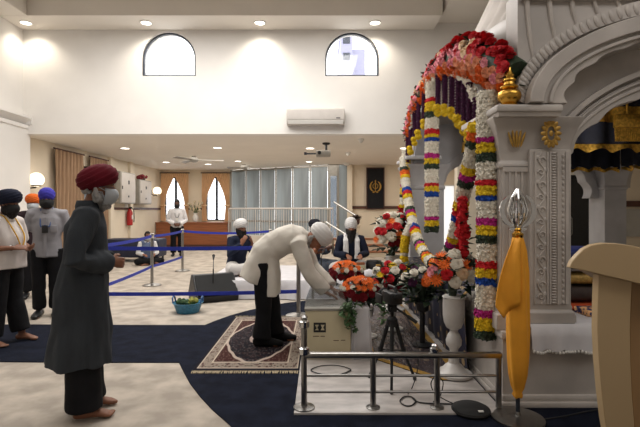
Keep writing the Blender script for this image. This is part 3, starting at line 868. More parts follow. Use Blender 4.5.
def flat_gold(cx, cz, r, y, n, name):
    b = SB()
    for k in range(n):
        a = 2 * PI * k / n
        c = V((cx + r * .62 * math.cos(a), y, cz + r * 1.0 * math.sin(a)))
        b.ball(c, (r * .2, .004, r * .34), 8, 5, Matrix.Rotation(-a + PI / 2, 3, 'Y'))
    n2 = 24
    b.strip([V((cx + r * .5 * math.cos(2 * PI * i / n2), y - .006, cz + r * .8 * math.sin(2 * PI * i / n2))) for i in range(n2 + 1)],
            [V((cx + r * .38 * math.cos(2 * PI * i / n2), y - .006, cz + r * .62 * math.sin(2 * PI * i / n2))) for i in range(n2 + 1)], (0, .012, 0))
    b.ball((cx, y, cz), (r * .2, .006, r * .28), 10, 6)
    b.put(name, M['goldpaint'])
flat_gold(1.66, 1.97, .08, 3.232, 14, 'gold_medallion')
b = SB()
for k in (-2, -1, 0, 1, 2):
    b.ball((1.425 + k * .022, 3.262 - .002 * abs(k), 1.93 + .012 * (2 - abs(k))), (.010, .006, .085 - .012 * abs(k)), 8, 6, Matrix.Rotation(k * .16, 3, 'Y'))
b.put('gold_lotus', M['goldpaint'])
# capital slabs
b = SB(); b.rbox((1.235, 3.14, 2.11), (1.70, 3.95, 2.16), .012); b.rings([rect(1.26, 3.165, 1.69, 3.93, 2.08), rect(1.25, 3.155, 1.695, 3.94, 2.11)], True); b.put('capital_slab', M['marble_l'])
b = SB(); b.rbox((1.235, 6.45, 2.15), (1.75, 7.26, 2.2), .012); b.put('capital_slab', M['marble_d'])
# arches
CX, CY = (SX0 + SX1) / 2 - .01, (SY0 + SY1) / 2
def ell(c, h, z0, H, n=48, cusps=0, dep=0.0, a0=0.0, a1=PI):
    out = []
    for i in range(n + 1):
        a = a1 + (a0 - a1) * i / n
        k = 1 + (dep * (abs(math.sin(cusps * a)) - .5) if cusps else 0)
        out.append((c + h * k * math.cos(a), z0 + H * k * math.sin(a)))
    return out
def archplate(name, axis, pos, th, inner, outer, m, bevel=0.006):
    b = SB()
    f = (lambda s, z: V((s, pos, z))) if axis == 'y' else (lambda s, z: V((pos, s, z)))
    b.strip([f(*p) for p in inner], [f(*p) for p in outer], (0, th, 0) if axis == 'y' else (th, 0, 0))
    return b.put(name, m, bevel=bevel)
def face(axis, near, sgn, c, half, crown, m1, m2):
    """nested arch mouldings on one side of the shrine; near is the outer plane, sgn points inwards"""
    n = 64
    def top(h, z0, zt): return [(c - h + 2 * h * i / n, zt) for i in range(n + 1)]
    lo = ell(c, half, 1.6, crown - 1.6, n, 9, .035)
    out = [(c + (half + .12) * math.cos(PI - PI * i / n), 1.6 + (crown - 1.6 + .13) * math.sin(PI * i / n)) for i in range(n + 1)]
    archplate('scalloped_arch', axis, near + sgn * .2, sgn * .22, lo, out, m1)
    o1 = [(c + (half + .05) * math.cos(PI - PI * i / n), 1.6 + (crown - 1.6 + .05) * math.sin(PI * i / n)) for i in range(n + 1)]
    for a_, w_, p_ in ((.055, .025, .185), (.1, .012, .175), (.15, .04, .165)):
        i_ = [(c + (half + a_) * math.cos(PI - PI * i / n), 1.6 + (crown - 1.6 + a_) * math.sin(PI * i / n)) for i in range(n + 1)]
        o_ = [(c + (half + a_ + w_) * math.cos(PI - PI * i / n), 1.6 + (crown - 1.6 + a_ + w_) * math.sin(PI * i / n)) for i in range(n + 1)]
        archplate('arch_moulding', axis, near + sgn * p_, sgn * .06, i_, o_, m2, .003)
    # spandrel wall behind
    W = half + .42
    o2 = [(c + (half + .11) * math.cos(PI - PI * i / n), 1.6 + (crown - 1.6 + .12) * math.sin(PI * i / n)) for i in range(n + 1)]
    sq = []
    for (s, z) in o2:
        u = (s - c) / (half + .11)
        sq.append((c + max(-1, min(1, u * 1.0)) * W, 2.15 + .62 * math.sqrt(max(0, 1 - (u * .98) ** 2)) + .12))
    archplate('spandrel', axis, near + sgn * .23, sgn * .16, o2, sq, m1)
NEAR = 3.18
face('y', NEAR, 1, 2.96, 1.14, 2.36, M['marble'], M['marble_l'])
face('y', SY1 + .12, -1, 2.96, 1.14, 2.36, M['marble_d'], M['marble_d'])
# upper projecting hood arches on the near face
n = 64
def up_arch(h, H, z0=2.17): return ell(2.96, h, z0, H, n)
cus = ell(2.96, 1.235, 2.17, .52, n, 11, .03)
archplate('hood_arch', 'y', NEAR - .02, .3, cus, up_arch(1.44, .66), M['marble_l'])
archplate('hood_moulding', 'y', NEAR - .06, .1, up_arch(1.40, .58), up_arch(1.5, .69), M['marble'])
archplate('hood_moulding', 'y', NEAR - .045, .06, up_arch(1.33, .535), up_arch(1.36, .56), M['marble'])
b = SB()
for i in range(70):
    a = PI - PI * (i + .5) / 70
    x, z = 2.96 + 1.52 * math.cos(a), 2.2 + .745 * math.sin(a)
    b.ball((x, NEAR + .05, z), (.02, .014, .046), 7, 6, Matrix.Rotation(-(a - PI / 2) * .55, 3, 'Y'))
b.strip([V((x, NEAR + .05, z)) for x, z in ell(2.96, 1.50, 2.2, .69, 46)], [V((x, NEAR + .05, z)) for x, z in ell(2.96, 1.56, 2.2, .80, 46)], (0, .05, 0))
b.put('petal_moulding', M['marble_l'])
# upper drum wall on near and left faces, rising to the dome
def wallface(name, pts_lo, zt, axis, pos, th, m):
    up_ = [(s, zt) for s, z in pts_lo]
    archplate(name, axis, pos, th, pts_lo, up_, m, 0)
wallface('drum_wall', [(1.44, 2.2), (1.5, 2.2)] + ell(2.96, 1.4, 2.2, .6, 40) + [(4.5, 2.2)], 3.02, 'y', NEAR + .1, .2, M['marble'])
b = SB()
for k in range(19):
    x = 1.5 + k * .16; u = (x - 2.96) / 1.56
    zb = 2.2 + .80 * math.sqrt(max(.0, 1 - u * u))
    if zb < 2.98: b.tube([(x + .06, NEAR + .10, zb - .02), (x + .02, NEAR + .095, zb * .5 + 1.5), (x, NEAR + .09, 3.0)], [.012, .016, .02], 8)
b.box((1.5, NEAR + .095, 2.96), (4.42, NEAR + .12, 3.0)); b.put('drum_ribs', M['marble_l'])
# left face (towards the bowing man): inner arch seen between the garlands
CYF = 5.24
lf_in = ell(CYF, 1.55, 1.75, 1.12, 64, 9, .03)
archplate('front_arch', 'x', 1.40, .22, lf_in, [(CYF + 1.95 * math.cos(PI - PI * i / 64) , 2.15 + .86 * math.sin(PI * i / 64)) for i in range(65)], M['marble_d'])
archplate('front_arch_band', 'x', 1.385, .05, ell(CYF, 1.62, 1.8, 1.13, 64), ell(CYF, 1.68, 1.82, 1.16, 64), M['marble_l'])
archplate('back_arch', 'x', 4.45, .2, ell(CYF, 1.5, 1.75, .9, 48), [(CYF + 1.95 * math.cos(PI - PI * i / 48), 2.15 + .8 * math.sin(PI * i / 48)) for i in range(49)], M['marble'])
# dome: rounded square at the foot turning into a fluted bell
rs = []
for z, hwd, pw in ((2.72, 1.53, 7), (2.86, 1.55, 7), (2.96, 1.56, 6), (3.0, 1.50, 6), (3.05, 1.46, 5), (3.2, 1.36, 4), (3.4, 1.2, 3), (3.65, 1.06, 2.5), (3.95, .94, 2.2), (4.3, .78, 2), (4.6, .55, 2), (4.8, .28, 2), (4.9, .1, 2)):
    ring = []
    N = 192
    for q in range(N):
        a = 2 * PI * q / N; e = 2 / pw
        fl = 1 + (.012 if z < 3.02 else .03) * (abs(math.sin(16 * a)) - .6) if z > 2.98 else 1
        x = math.copysign(abs(math.cos(a)) ** e, math.cos(a)); y = math.copysign(abs(math.sin(a)) ** e, math.sin(a))
        ring.append(V((2.97 + hwd * fl * x, 5.2 + (hwd + .36 * (1 if z < 3.1 else max(.0, 1 - (z - 3.1) / .9))) * fl * y, z)))
    rs.append(ring)
b = SB(); b.rings(rs, True); b.put('dome', M['marble'], smooth='all')
b = SB()
for k in range(14):
    x = 1.62 + k * .2
    b.tube([(x, NEAR + .1, 2.98), (x - .03, NEAR + .14, 3.06), (x + .0, NEAR + .17, 3.2), (x + .05 * (2.9 - x), NEAR + .3, 3.5)], [.03, .05, .045, .03], 8)
b.strip([V((1.46 + 3.0 * i / 40, NEAR + .06, 2.94)) for i in range(41)], [V((1.46 + 3.0 * i / 40, NEAR + .06, 3.0 + .02 * abs(math.sin(i * .9)))) for i in range(41)], (0, .08, 0))
b.put('dome_ribs', M['marble_l'])
# golden pot finial on the near capital
t = thing('gold_finial', 'shiny golden pot finial standing on the near marble capital slab', 'finial', (1.362, 3.24, 2.16))
MB().lathe([(.06, 0), (.064, .012), (.048, .02), (.06, .035), (.078, .055), (.083, .078), (.08, .10), (.066, .115), (.05, .125), (.042, .132)], seg=32).build('pot', M['gold'], t)
MB().lathe([(.05, .13), (.062, .138), (.062, .148), (.042, .16), (.036, .178), (.046, .19), (.044, .2), (.028, .212), (.034, .23), (.024, .25), (.016, .27), (.014, .285), (.004, .31)], seg=24).build('spire', M['gold'], t)
# cloth canopy hung inside the shrine
t = thing('canopy_cloth', 'dark navy fringed canopy with gold bands hanging inside the shrine', 'canopy', (3.1, 5.2, 2.0))
LO = V(t.location)
navyc = mat('navy_velvet', rgb(18, 20, 34), .85, vary=.4, scale=12, bump=.2)
brocade = mat('gold_brocade', rgb(190, 148, 62), .35, .75, vary=.35, scale=40, bump=.3)
MB().box((2.0 - LO.x, 4.1 - LO.y, .55), (4.2 - LO.x, 6.3 - LO.y, .6)).build('roof_cloth', navyc, t, smooth=False)
def valance(a, b_, zt, zb, name, m, wav=.02, sc_=.05, off=0.0):
    a, b_ = V(a), V(b_); rows = [[], [], []]
    d = (b_ - a).normalized(); nn = V((d.y, -d.x, 0)); L = (b_ - a).length
    for i in range(121):
        s = i / 120 * L; f_ = wav * math.sin(s * 26)
        p = a + d * s
        rows[0].append(p + nn * (off + f_ * .3) + V((0, 0, zt))); rows[1].append(p + nn * (off + f_) + V((0, 0, (zt + zb) / 2)))
        rows[2].append(p + nn * (off + f_ * 1.2) + V((0, 0, zb + sc_ * abs(math.sin(s * 14)))))
    return MB().grid([[q - V((LO.x, LO.y, 0)) for q in r] for r in rows]).build(name, m, t, smooth='all')
cor = [(2.0, 4.1, 0), (4.2, 4.1, 0), (4.2, 6.3, 0), (2.0, 6.3, 0)]
for i in range(4):
    a, b_ = cor[i], cor[(i + 1) % 4]
    valance(a, b_, .58, -.02, 'valance', navyc)
    valance(a, b_, .36, .22, 'gold_band', brocade, .02, .0, .012)
    valance(a, b_, .02, -.06, 'gold_fringe', brocade, .02, .04, .008)
mb = MB(); mb.rbox((2.62 - LO.x, 3.98 - LO.y, .15), (2.86 - LO.x, 4.03 - LO.y, .27), .01)
for i in range(14):
    x = 2.63 - LO.x + i * .0169; mb.tube([(x, 4.005 - LO.y, .16), (x + .003, 4.0 - LO.y, .03)], .009, 5)
mb.tube([(2.74 - LO.x, 4.005 - LO.y, .26), (2.74 - LO.x, 4.04 - LO.y, .58)], .01)
mb.build('gold_tassel', brocade, t)
# bedding stacked at the throne: each folded cloth is a thing
def folded(name, label, cat, x0, x1, y0, y1, z0, z1, m, band=None, sag=.0):
    t = thing(name, label, cat, ((x0 + x1) / 2, (y0 + y1) / 2, z0), 0, None)
    w, h, d = (x1 - x0) / 2, z1 - z0, (y1 - y0) / 2
    rs = []
    for k in range(13):
        u = k / 12 * 2 - 1
        r2 = []
        for q in range(24):
            a = 2 * PI * q / 24; e = .5
            yy = math.copysign(abs(math.cos(a)) ** e, math.cos(a)) * d; zz = h / 2 + math.copysign(abs(math.sin(a)) ** .6, math.sin(a)) * h / 2
            r2.append(V((u * w, yy + .006 * noise.noise(V((u * 4, q, x0))), zz * (1 - .05 * abs(u)) + sag * u * u)))
        rs.append(r2)
    MB().rings(rs).build('fold', m, t, smooth='all')
    if band:
        MB().rbox((-w - .004, -d - .006, h * .3), (w + .004, -d + .02, h * .42), .004).build('border', band, t)
    return t
folded('orange_cloth', 'orange folded cloth at the foot of the cloth stack', 'folded cloth', 1.99, 2.6, 3.62, 4.1, .605, .655, mat('orange_cloth', rgb(206, 84, 38), .8, vary=.15))
folded('patterned_cloth', 'multicoloured patterned cloth lying at the front of the orange folded cloth', 'folded cloth', 2.03, 2.45, 3.40, 3.60, .605, .665, mat('multi_cloth', rgb(38, 48, 110), .8, vary=.3, scale=30, col2=rgb(220, 170, 120), lo=.45, hi=.55))
folded('brown_cushion', 'dark brown cushion above the orange folded cloth', 'cushion', 1.98, 2.6, 3.68, 4.2, .655, .8, mat('brown_velvet', rgb(66, 54, 50), .8, vary=.3, scale=10))
folded('brocade_cushion', 'gold brocade cushion on top of the dark brown cushion', 'cushion', 1.98, 2.6, 3.68, 4.2, .8, .91, mat('pale_brocade', rgb(170, 138, 74), .5, .3, vary=.3, scale=45), None)
folded('grey_bedcover', 'pale grey bedcover with a black border on top of the brocade cushion', 'cover', 1.94, 2.6, 3.66, 4.2, .91, 1.01, mat('grey_satin', rgb(165, 166, 172), .5, vary=.1), M['black'], -.01)
folded('navy_cover', 'navy cover lying on top of the pale grey bedcover', 'cover', 2.02, 2.5, 3.7, 4.15, 1.01, 1.1, mat('navy_satin', rgb(28, 38, 96), .6, vary=.2))
# white lace cloth along the near edge of the platform
t = thing('lace_cloth', 'white lace edged cloth hanging over the near edge of the shrine platform', 'cloth', (2.9, 3.3, .55))
rows = []
for yy, zz, am in ((3.62, .055, .002), (3.45, .06, .004), (3.26, .055, .004), (3.195, .035, .004), (3.188, -.03, .008), (3.182, -.08, .012), (3.18, -.115, .014)):
    rows.append([V((1.5 + 3.0 * i / 200 - 2.9, yy - 3.3 - am * math.sin(i * .55 + math.sin(i * .13)), zz - (.0 if zz > -.1 else .016 * abs(math.sin(i * .42))))) for i in range(201)])
MB().grid(rows).build('sheet', M['whitecloth'], t, smooth='all')
mb = MB()
for i in range(150):
    x = 1.5 + 3.0 * (i + .5) / 150 - 2.9
    mb.ball((x, 3.176 - 3.3 - .014 * math.sin((i + .5) * .73), -.128 - .01 * abs(math.sin(i * .56))), (.0105, .006, .012), 6, 4)
mb.build('lace_edging', M['white'], t)
# navy drape with gold motifs over the front ledge of the shrine
def motif_mat(name, base, mot, sc_, stretch):
    m = bpy.data.materials.new(name); m.use_nodes = True
    nt = m.node_tree; b = nt.nodes['Principled BSDF']; b.inputs['Roughness'].default_value = .55
    tc = nt.nodes.new('ShaderNodeTexCoord'); mp = nt.nodes.new('ShaderNodeMapping'); mp.inputs['Scale'].default_value = stretch
    nt.links.new(tc.outputs['Object'], mp.inputs[0])
    vo = nt.nodes.new('ShaderNodeTexVoronoi'); vo.inputs['Scale'].default_value = sc_; vo.inputs['Randomness'].default_value = .55
    nt.links.new(mp.outputs[0], vo.inputs['Vector'])
    f = nm(nt, 'LESS_THAN', vo.outputs['Distance'], .27)
    nz = nt.nodes.new('ShaderNodeTexNoise'); nz.inputs['Scale'].default_value = 40
    nt.links.new(mixc(nt, f, base, mixc(nt, nz.outputs['Fac'], mot, tuple(c * .5 for c in mot))), b.inputs['Base Color'])
    return m
M['drape'] = motif_mat('navy_motif_cloth', rgb(30, 32, 54), rgb(176, 150, 112), 13, (1, 1, .55))
t = thing('navy_drape', 'navy cloth with small gold motifs draped down the front of the shrine', 'cloth', (1.25, 5.2, 0))
rows = []
ys = [3.83 + (6.66 - 3.83) * i / 140 for i in range(141)]
for xx, zz, am in ((.06, .022, .022), (.045, .12, .02), (.03, .35, .016), (.02, .6, .008), (.02, .70, .003), (.06, .73, .002), (.38, .74, .002)):
    rows.append([V((xx - am * math.sin(y * 17 + math.sin(y * 5)) - .03, y - 5.2, zz)) for y in ys])
MB().grid(rows).build('fabric', M['drape'], t, smooth='all')
rows = [[V((r[i].x - .004, r[i].y, r[i].z)) for r in rows[:6]] for i in (0, 3)]
MB().grid(rows).build('gold_trim', brocade, t, smooth='all')
# white marble floor step with the plastic covered carpet
t = thing('marble_step', 'thin white marble floor step with steel railing around it', 'step', (.58, 5.0, 0))
MB().rbox((-.76, -1.9, .0), (.70, 1.95, .024), .006).build('slab', M['mfloor'], t)
mp_ = motif_mat('carpet_motif', rgb(62, 54, 56), rgb(120, 104, 92), 9, (1, 1, 1))
pb_ = mp_.node_tree.nodes['Principled BSDF']; pb_.inputs['Roughness'].default_value = .2
nz = mp_.node_tree.nodes.new('ShaderNodeTexNoise'); nz.inputs['Scale'].default_value = 9; nz.inputs['Detail'].default_value = 5
bp = mp_.node_tree.nodes.new('ShaderNodeBump'); bp.inputs['Strength'].default_value = .8; bp.inputs['Distance'].default_value = .05
mp_.node_tree.links.new(nz.outputs['Fac'], bp.inputs['Height']); mp_.node_tree.links.new(bp.outputs[0], pb_.inputs['Normal'])
t = thing('covered_carpet', 'dark patterned carpet with gold border under shiny plastic, before the drape', 'carpet', (.85, 5.0, .025))
poly = [(.47, 6.6), (.47, 4.25), (.93, 3.72), (1.0, 3.68), (1.14, 3.68), (1.2, 3.74), (1.2, 6.6)]
MB().prism([(x - .85, y - 5, 0) for x, y in poly], (0, 0, .006)).build('pile', mp_, t, smooth=False)
inn = [(.53, 6.6), (.53, 4.27), (.96, 3.78), (1.02, 3.74), (1.11, 3.74), (1.14, 3.78), (1.14, 6.6)]
MB().strip([(x - .85, y - 5, .004) for x, y in poly], [(x - .85, y - 5, .004) for x, y in inn], (0, 0, .006)).build('gold_border', M['goldpaint'], t, smooth=False)
# ------------------------------------------------------------------ flowers
def fm(name, c, vary=.22): return mat(name, c, .75, vary=vary, scale=45, spec=.2)
FM = dict(white=fm('white_petal', rgb(226, 220, 206), .1), red=fm('red_petal', rgb(198, 40, 48)), dred=fm('dark_red_petal', rgb(112, 18, 28)),
          orange=fm('orange_petal', rgb(226, 108, 44)), peach=fm('peach_petal', rgb(232, 160, 124)), pink=fm('pink_petal', rgb(232, 150, 160)),
          yellow=fm('yellow_petal', rgb(224, 192, 44)), magenta=fm('magenta_petal', rgb(180, 44, 128)), blue=fm('blue_petal', rgb(34, 74, 160)),
          purple=fm('purple_petal', rgb(66, 26, 58), .35), cream=fm('cream_petal', rgb(226, 196, 160), .12))
FM['green'] = mat('dark_leaf', rgb(36, 54, 34), .6, vary=.45, scale=25)
FM['lgreen'] = mat('fresh_leaf', rgb(74, 104, 62), .6, vary=.4, scale=25)
def tuft(mb, c, n, r, rnd=random):
    """small ruffled floret facing along n"""
    c, n = V(c), V(n).normalized()
    a = n.orthogonal().normalized(); b = n.cross(a); ph = rnd.uniform(0, 6.28)
    for rad, up, k in ((1.0, .12, 5), (.58, .5, 4)):
        vs = [c - n * r * .3]
        for i in range(2 * k):
            t = ph + PI * i / k; q = r * rad * (1.0 if i % 2 == 0 else .66) * rnd.uniform(.85, 1.15)
            vs.append(c + (a * math.cos(t) + b * math.sin(t)) * q + n * r * (up + rnd.uniform(-.1, .2)))
        vs.append(c + n * r * (up * .6 + .12))
        m = len(vs) - 1
        fs = []
        for i in range(2 * k):
            j = (i + 1) % (2 * k)
            fs += [(0, 1 + j, 1 + i), (m, 1 + i, 1 + j)]
        mb.add(vs, fs)
def blossom(kind, r):
    mb = MB(); rd = random.Random(hash(kind) % 99 + 3)
    if kind in ('carnation', 'rose'):
        for L, (rad, up, k) in enumerate(((1, -.05, 8), (.85, .2, 7), (.66, .42, 6), (.42, .58, 5), (.2, .66, 3))):
            for i in range(k):
                t = 2 * PI * i / k + L * .7 + rd.uniform(-.1, .1); w = PI / k * 1.25
                row = []
                for u in (0.15, .65, 1.0):
                    rr = []
                    for v in (-1, -.4, .4, 1):
                        q = r * rad * u * rd.uniform(.9, 1.1) * (1 - .12 * v * v)
                        z = r * (up - .15 + (.28 if kind == 'rose' else .2) * u + rd.uniform(-.08, .08) * (u if kind == 'carnation' else .4))
                        rr.append((q * math.cos(t + v * w), q * math.sin(t + v * w), z))
                    row.append(rr)
                mb.grid(row)
        mb.ball((0, 0, -.1 * r), (r * .5, r * .5, r * .3), 8, 5)
    elif kind == 'gerbera':
        for L, (rad, up, k) in enumerate(((1, .0, 13), (.72, .14, 11))):
            for i in range(k):
                t = 2 * PI * i / k + L * .3; w = PI / k * .85
                mb.grid([[(r * rad * u * math.cos(t + v * w * (1 if u < .9 else .4)), r * rad * u * math.sin(t + v * w * (1 if u < .9 else .4)), r * (up + .2 * u * u + .04 * (1 - v * v))) for v in (-1, 0, 1)] for u in (.15, .6, 1.0)])
        mb.ball((0, 0, r * .16), (r * .26, r * .26, r * .14), 8, 5)
    elif kind == 'pompom':
        mb.ball((0, 0, 0), r * .8, 10, 7)
        for i in range(34):
            z = 1 - 2 * (i + .5) / 34; q = math.sqrt(1 - z * z); t = i * 2.4
            tuft(mb, V((q * math.cos(t), q * math.sin(t), z)) * r * .8, (q * math.cos(t), q * math.sin(t), z), r * .36, rd)
    return mb
def leafs(mb, c, n, spread, L, rd=random, w=.3, up=.2):
    for i in range(n):
        a = rd.uniform(0, 6.28); e = rd.uniform(-.5, 1.0)
        d = V((math.cos(a) * math.cos(e), math.sin(a) * math.cos(e), math.sin(e) * .8 + up)).normalized()
        s = d.cross(V((0, 0, 1)))
        s = (s.normalized() if s.length > .01 else V((1, 0, 0))) * L * w * rd.uniform(.7, 1.2)
        b = V(c) + V((rd.uniform(-1, 1) * spread[0], rd.uniform(-1, 1) * spread[1], rd.uniform(-1, 1) * spread[2])); l = L * rd.uniform(.7, 1.3)
        k = V((0, 0, .12 * l))
        mb.add([b, b + d * l * .45 + s + k, b + d * l - k, b + d * l * .45 - s + k, b + d * l * .5 - k * .3], [(0, 1, 4), (1, 2, 4), (2, 3, 4), (3, 0, 4)])
BL = {}
def bl(kind, r, col):
    k = (kind, r, col)
    if k not in BL: BL[k] = blossom(kind, r).mesh(col + '_' + kind, FM[col])
    return BL[k]
def put_blossom(parent, kind, r, col, loc, n, name=None):
    o = bpy.data.objects.new(name or kind, bl(kind, r, col))
    COL.objects.link(o); o.parent = parent; o.location = loc
    q = V((0, 0, 1)).rotation_difference(V(n).normalized())
    o.rotation_mode = 'QUATERNION'; o.rotation_quaternion = q
    s = random.uniform(.88, 1.15); o.scale = (s, s, s)
    return o

# ---- garlands: banded ropes of florets; each colour band is a part
def path_pts(pts, n=200):
    pts = [V(p) for p in pts]
    # Catmull-Rom
    out = []
    for i in range(len(pts) - 1):
        p0, p1, p2, p3 = pts[max(i - 1, 0)], pts[i], pts[i + 1], pts[min(i + 2, len(pts) - 1)]
        for k in range(24):
            t = k / 24
            out.append(.5 * ((2 * p1) + (p2 - p0) * t + (2 * p0 - 5 * p1 + 4 * p2 - p3) * t * t + (3 * p1 - p0 - 3 * p2 + p3) * t ** 3))
    out.append(pts[-1])
    acc = [0]
    for a, b in zip(out[:-1], out[1:]): acc.append(acc[-1] + (b - a).length)
    return out, acc
def at_len(out, acc, s):
    s = max(0, min(acc[-1], s))
    for i in range(len(acc) - 1):
        if acc[i + 1] >= s:
            t = (s - acc[i]) / max(1e-9, acc[i + 1] - acc[i]); return out[i].lerp(out[i + 1], t), (out[i + 1] - out[i]).normalized()
    return out[-1], (out[-1] - out[-2]).normalized()
def garland(label, pts, bands, r, tr, grp='flower garlands on the shrine'):
    out, acc = path_pts(pts); L = acc[-1]
    t = thing('flower_garland', label, 'garland', out[-1], 0, grp); O = out[-1].copy()
    tot = sum(b[1] for b in bands); s = 0
    for col, w in bands:
        w = w / tot * L; mb = MB()
        rr = r * (1.0 if col in ('white', 'cream') else 1.06)
        k = max(2, int(w / .03))
        mb.tube([at_len(out, acc, s + w * i / k)[0] - O for i in range(k + 1)], rr * .86, 10)
        nrow = max(1, round(w / (tr * 1.25))); nc = max(6, int(2 * PI * rr / (tr * 1.3)))
        for i in range(nrow):
            c, d = at_len(out, acc, s + w * (i + .5) / nrow); a = d.orthogonal().normalized(); b = d.cross(a)
            for q in range(nc):
                th = 2 * PI * (q + .5 * (i % 2) + random.uniform(-.15, .15)) / nc; n = a * math.cos(th) + b * math.sin(th)
                tuft(mb, c - O + n * rr * random.uniform(.84, .98) + d * random.uniform(-.3, .3) * tr, n + d * random.uniform(-.3, .3), tr)
        mb.build({'green': 'leaf'}.get(col, col + '_flower') + '_band', FM[col], t, smooth=False, fix=False)
        s += w
    return t
def Zy(y, d): return EYE - (y - HORIZON) / FPX * d
col1 = [('white', 47), ('magenta', 6), ('yellow', 10), ('green', 9), ('white', 18), ('red', 6), ('yellow', 10), ('blue', 6), ('white', 17), ('magenta', 7), ('yellow', 10), ('green', 9),
        ('white', 18), ('red', 7), ('yellow', 10), ('blue', 7), ('white', 25), ('magenta', 8), ('yellow', 13), ('green', 9)]
dn_ = 3.42
garland('thick banded white flower column hanging on the near pillar beside the yellow cloth', [(1.275, dn_, Zy(92, dn_)), (1.27, dn_, Zy(170, dn_)), (1.275, dn_, Zy(250, dn_)), (1.255, dn_, Zy(338, dn_))], col1, .073, .026)
col2 = [('white', 21), ('red', 4), ('yellow', 10), ('green', 6), ('white', 12), ('red', 5), ('yellow', 3), ('blue', 4), ('white', 12), ('magenta', 5), ('yellow', 6), ('green', 5), ('white', 14), ('red', 4), ('yellow', 5),
        ('blue', 5), ('white', 20), ('magenta', 4), ('yellow', 6), ('green', 6)]
garland('banded white flower column hanging from the crown of the flower arch', [(1.30, 5.2, Zy(78, 5.2)), (1.29, 5.2, Zy(150, 5.2)), (1.29, 5.2, Zy(232, 5.2))], col2, .07, .028)
mix = []
seqs = [('white', 3), ('green', 1), ('orange', 1.3), ('yellow', 1), ('white', 3), ('blue', 1.2), ('red', 1.0), ('yellow', 1.3), ('white', 3), ('green', 1.2), ('magenta', 1), ('yellow', 1.2)]
for k in range(4): mix += seqs if k % 2 == 0 else seqs[4:] + seqs[:4]
sw = [V((1.23, 1.23 * 450 / (a - 320), Zy(b, 1.23 * 450 / (a - 320)))) for a, b in ((403.5, 158), (406, 185), (411, 215), (419, 243), (430, 261), (440, 263), (450, 250), (457, 227), (462.5, 197), (468, 174), (473.5, 146), (477, 124))]
garland('long banded flower swag looping in a U below the arch between the pillars', sw, mix, .056, .025)
garland('slim banded flower strand hanging straight down the far pillar', [(1.27, 6.62, Zy(150, 6.62)), (1.25, 6.62, Zy(190, 6.62)), (1.23, 6.62, Zy(208, 6.62))], [('white', 3), ('yellow', 2), ('green', 1), ('orange', 2), ('white', 2), ('magenta', 1), ('yellow', 2), ('green', 1), ('white', 2), ('yellow', 1)], .06, .027)
garland('yellow flower strand hanging below the swag near the far bouquet', [(1.2, 5.9, 1.24), (1.12, 5.9, 1.05), (1.1, 5.9, .72), (1.1, 5.9, .42)], [('white', 4), ('yellow', 5), ('white', 1), ('yellow', 5), ('orange', 1), ('white', 3)], .045, .027, None)
def drop(label, x, y, z1, z0, r, n):
    t = thing('red_flower_spray', label, 'flowers', (x, y, z0), 0, 'red flower sprays')
    mb = MB(); lf = MB()
    for i in range(n):
        u = random.random(); a = random.uniform(0, 6.28); q = r * random.uniform(.3, 1) * (.5 + .5 * math.sin(PI * min(1, u * 1.1 + .1)))
        tuft(mb, (q * math.cos(a), q * math.sin(a), u * (z1 - z0)), (math.cos(a), math.sin(a), random.uniform(-.2, .6)), random.uniform(.024, .036))
    mb.tube([(0, 0, 0), (0, 0, (z1 - z0) * .5), (0, 0, z1 - z0)], [r * .3, r * .75, r * .3], 8)
    mb.build('petals', FM['red'], t, smooth=False, fix=False)
    leafs(lf, (0, 0, (z1 - z0) * .3), 16, (r * .5, r * .5, .2), .09); lf.build('leaves', FM['green'], t, fix=False)
drop('long red flower spray hanging beside the near banded column', 1.19, 3.76, Zy(198, 3.76), Zy(256, 3.76), .06, 130)
drop('red flower spray at the far pillar beside the slim banded strand', 1.2, 6.66, Zy(206, 6.66), Zy(232, 6.66), .07, 70)

# ---- the arch of flowers with hanging purple strands
arch_in = [(477, 102), (473, 93), (470, 86), (465, 80), (460, 76), (450, 71), (439, 72), (431, 82), (421, 91), (415, 107), (411, 128)]
arch_t = thing('flower_arch', 'arch of red pink and orange flowers with hanging purple strands on the shrine front', 'flower arch', (1.29, 5.0, 2.2))
AO = V(arch_t.location)
def aout(u):
    """centre line of the flower bank, u from the near to the far end: (point, thickness)"""
    k = [(1.40, 3.28, 2.40, .15), (1.34, 3.5, 2.58, .19), (1.31, 3.75, 2.70, .18), (1.30, 4.1, 2.82, .17), (1.29, 4.5, 2.92, .13), (1.29, 5.0, 2.985, .10), (1.29, 5.5, 2.96, .09), (1.28, 6.0, 2.86, .085), (1.28, 6.4, 2.68, .08), (1.28, 6.62, 2.5, .06)]
    s = u * (len(k) - 1); i = min(len(k) - 2, int(s)); f = s - i
    return V([k[i][j] * (1 - f) + k[i + 1][j] * f for j in range(3)]), k[i][3] * (1 - f) + k[i + 1][3] * f
rd = random.Random(5)
cands = []
for i in range(620):
    u = rd.random() ** 1.25; c, th = aout(u)
    a = rd.uniform(-PI, PI)
    n = V((-abs(math.cos(a)) * 1.0 + .15, rd.uniform(-.6, .1), math.sin(a)))
    n.normalize()
    f = (math.sin(a) + 1) / 2
    # colours run from orange at the inner edge to red at the outer one
    band = f + rd.uniform(-.18, .18) - .1 * u
    col = 'orange' if band < .16 else 'peach' if band < .34 else 'pink' if band < .62 else 'cream' if band < .68 else 'red'
    cands.append((c + V((n.x * th * .55, n.y * .06, n.z * th)), n, col))
kept = []
for p, n, col in cands:
    if all((p - q).length > .056 for q, _, _ in kept): kept.append((p, n, col))
kept.sort(key=lambda k: k[0].y)
for i, (p, n, col) in enumerate(kept[:98]):
    put_blossom(arch_t, 'rose' if col in ('red', 'peach') else 'carnation', .054, col, p - AO, n)
rest = {}
for p, n, col in kept[98:]:
    mb = rest.setdefault(col, MB()); tuft(mb, p - AO, n, .05); tuft(mb, p - AO + n * .02, n, .034)
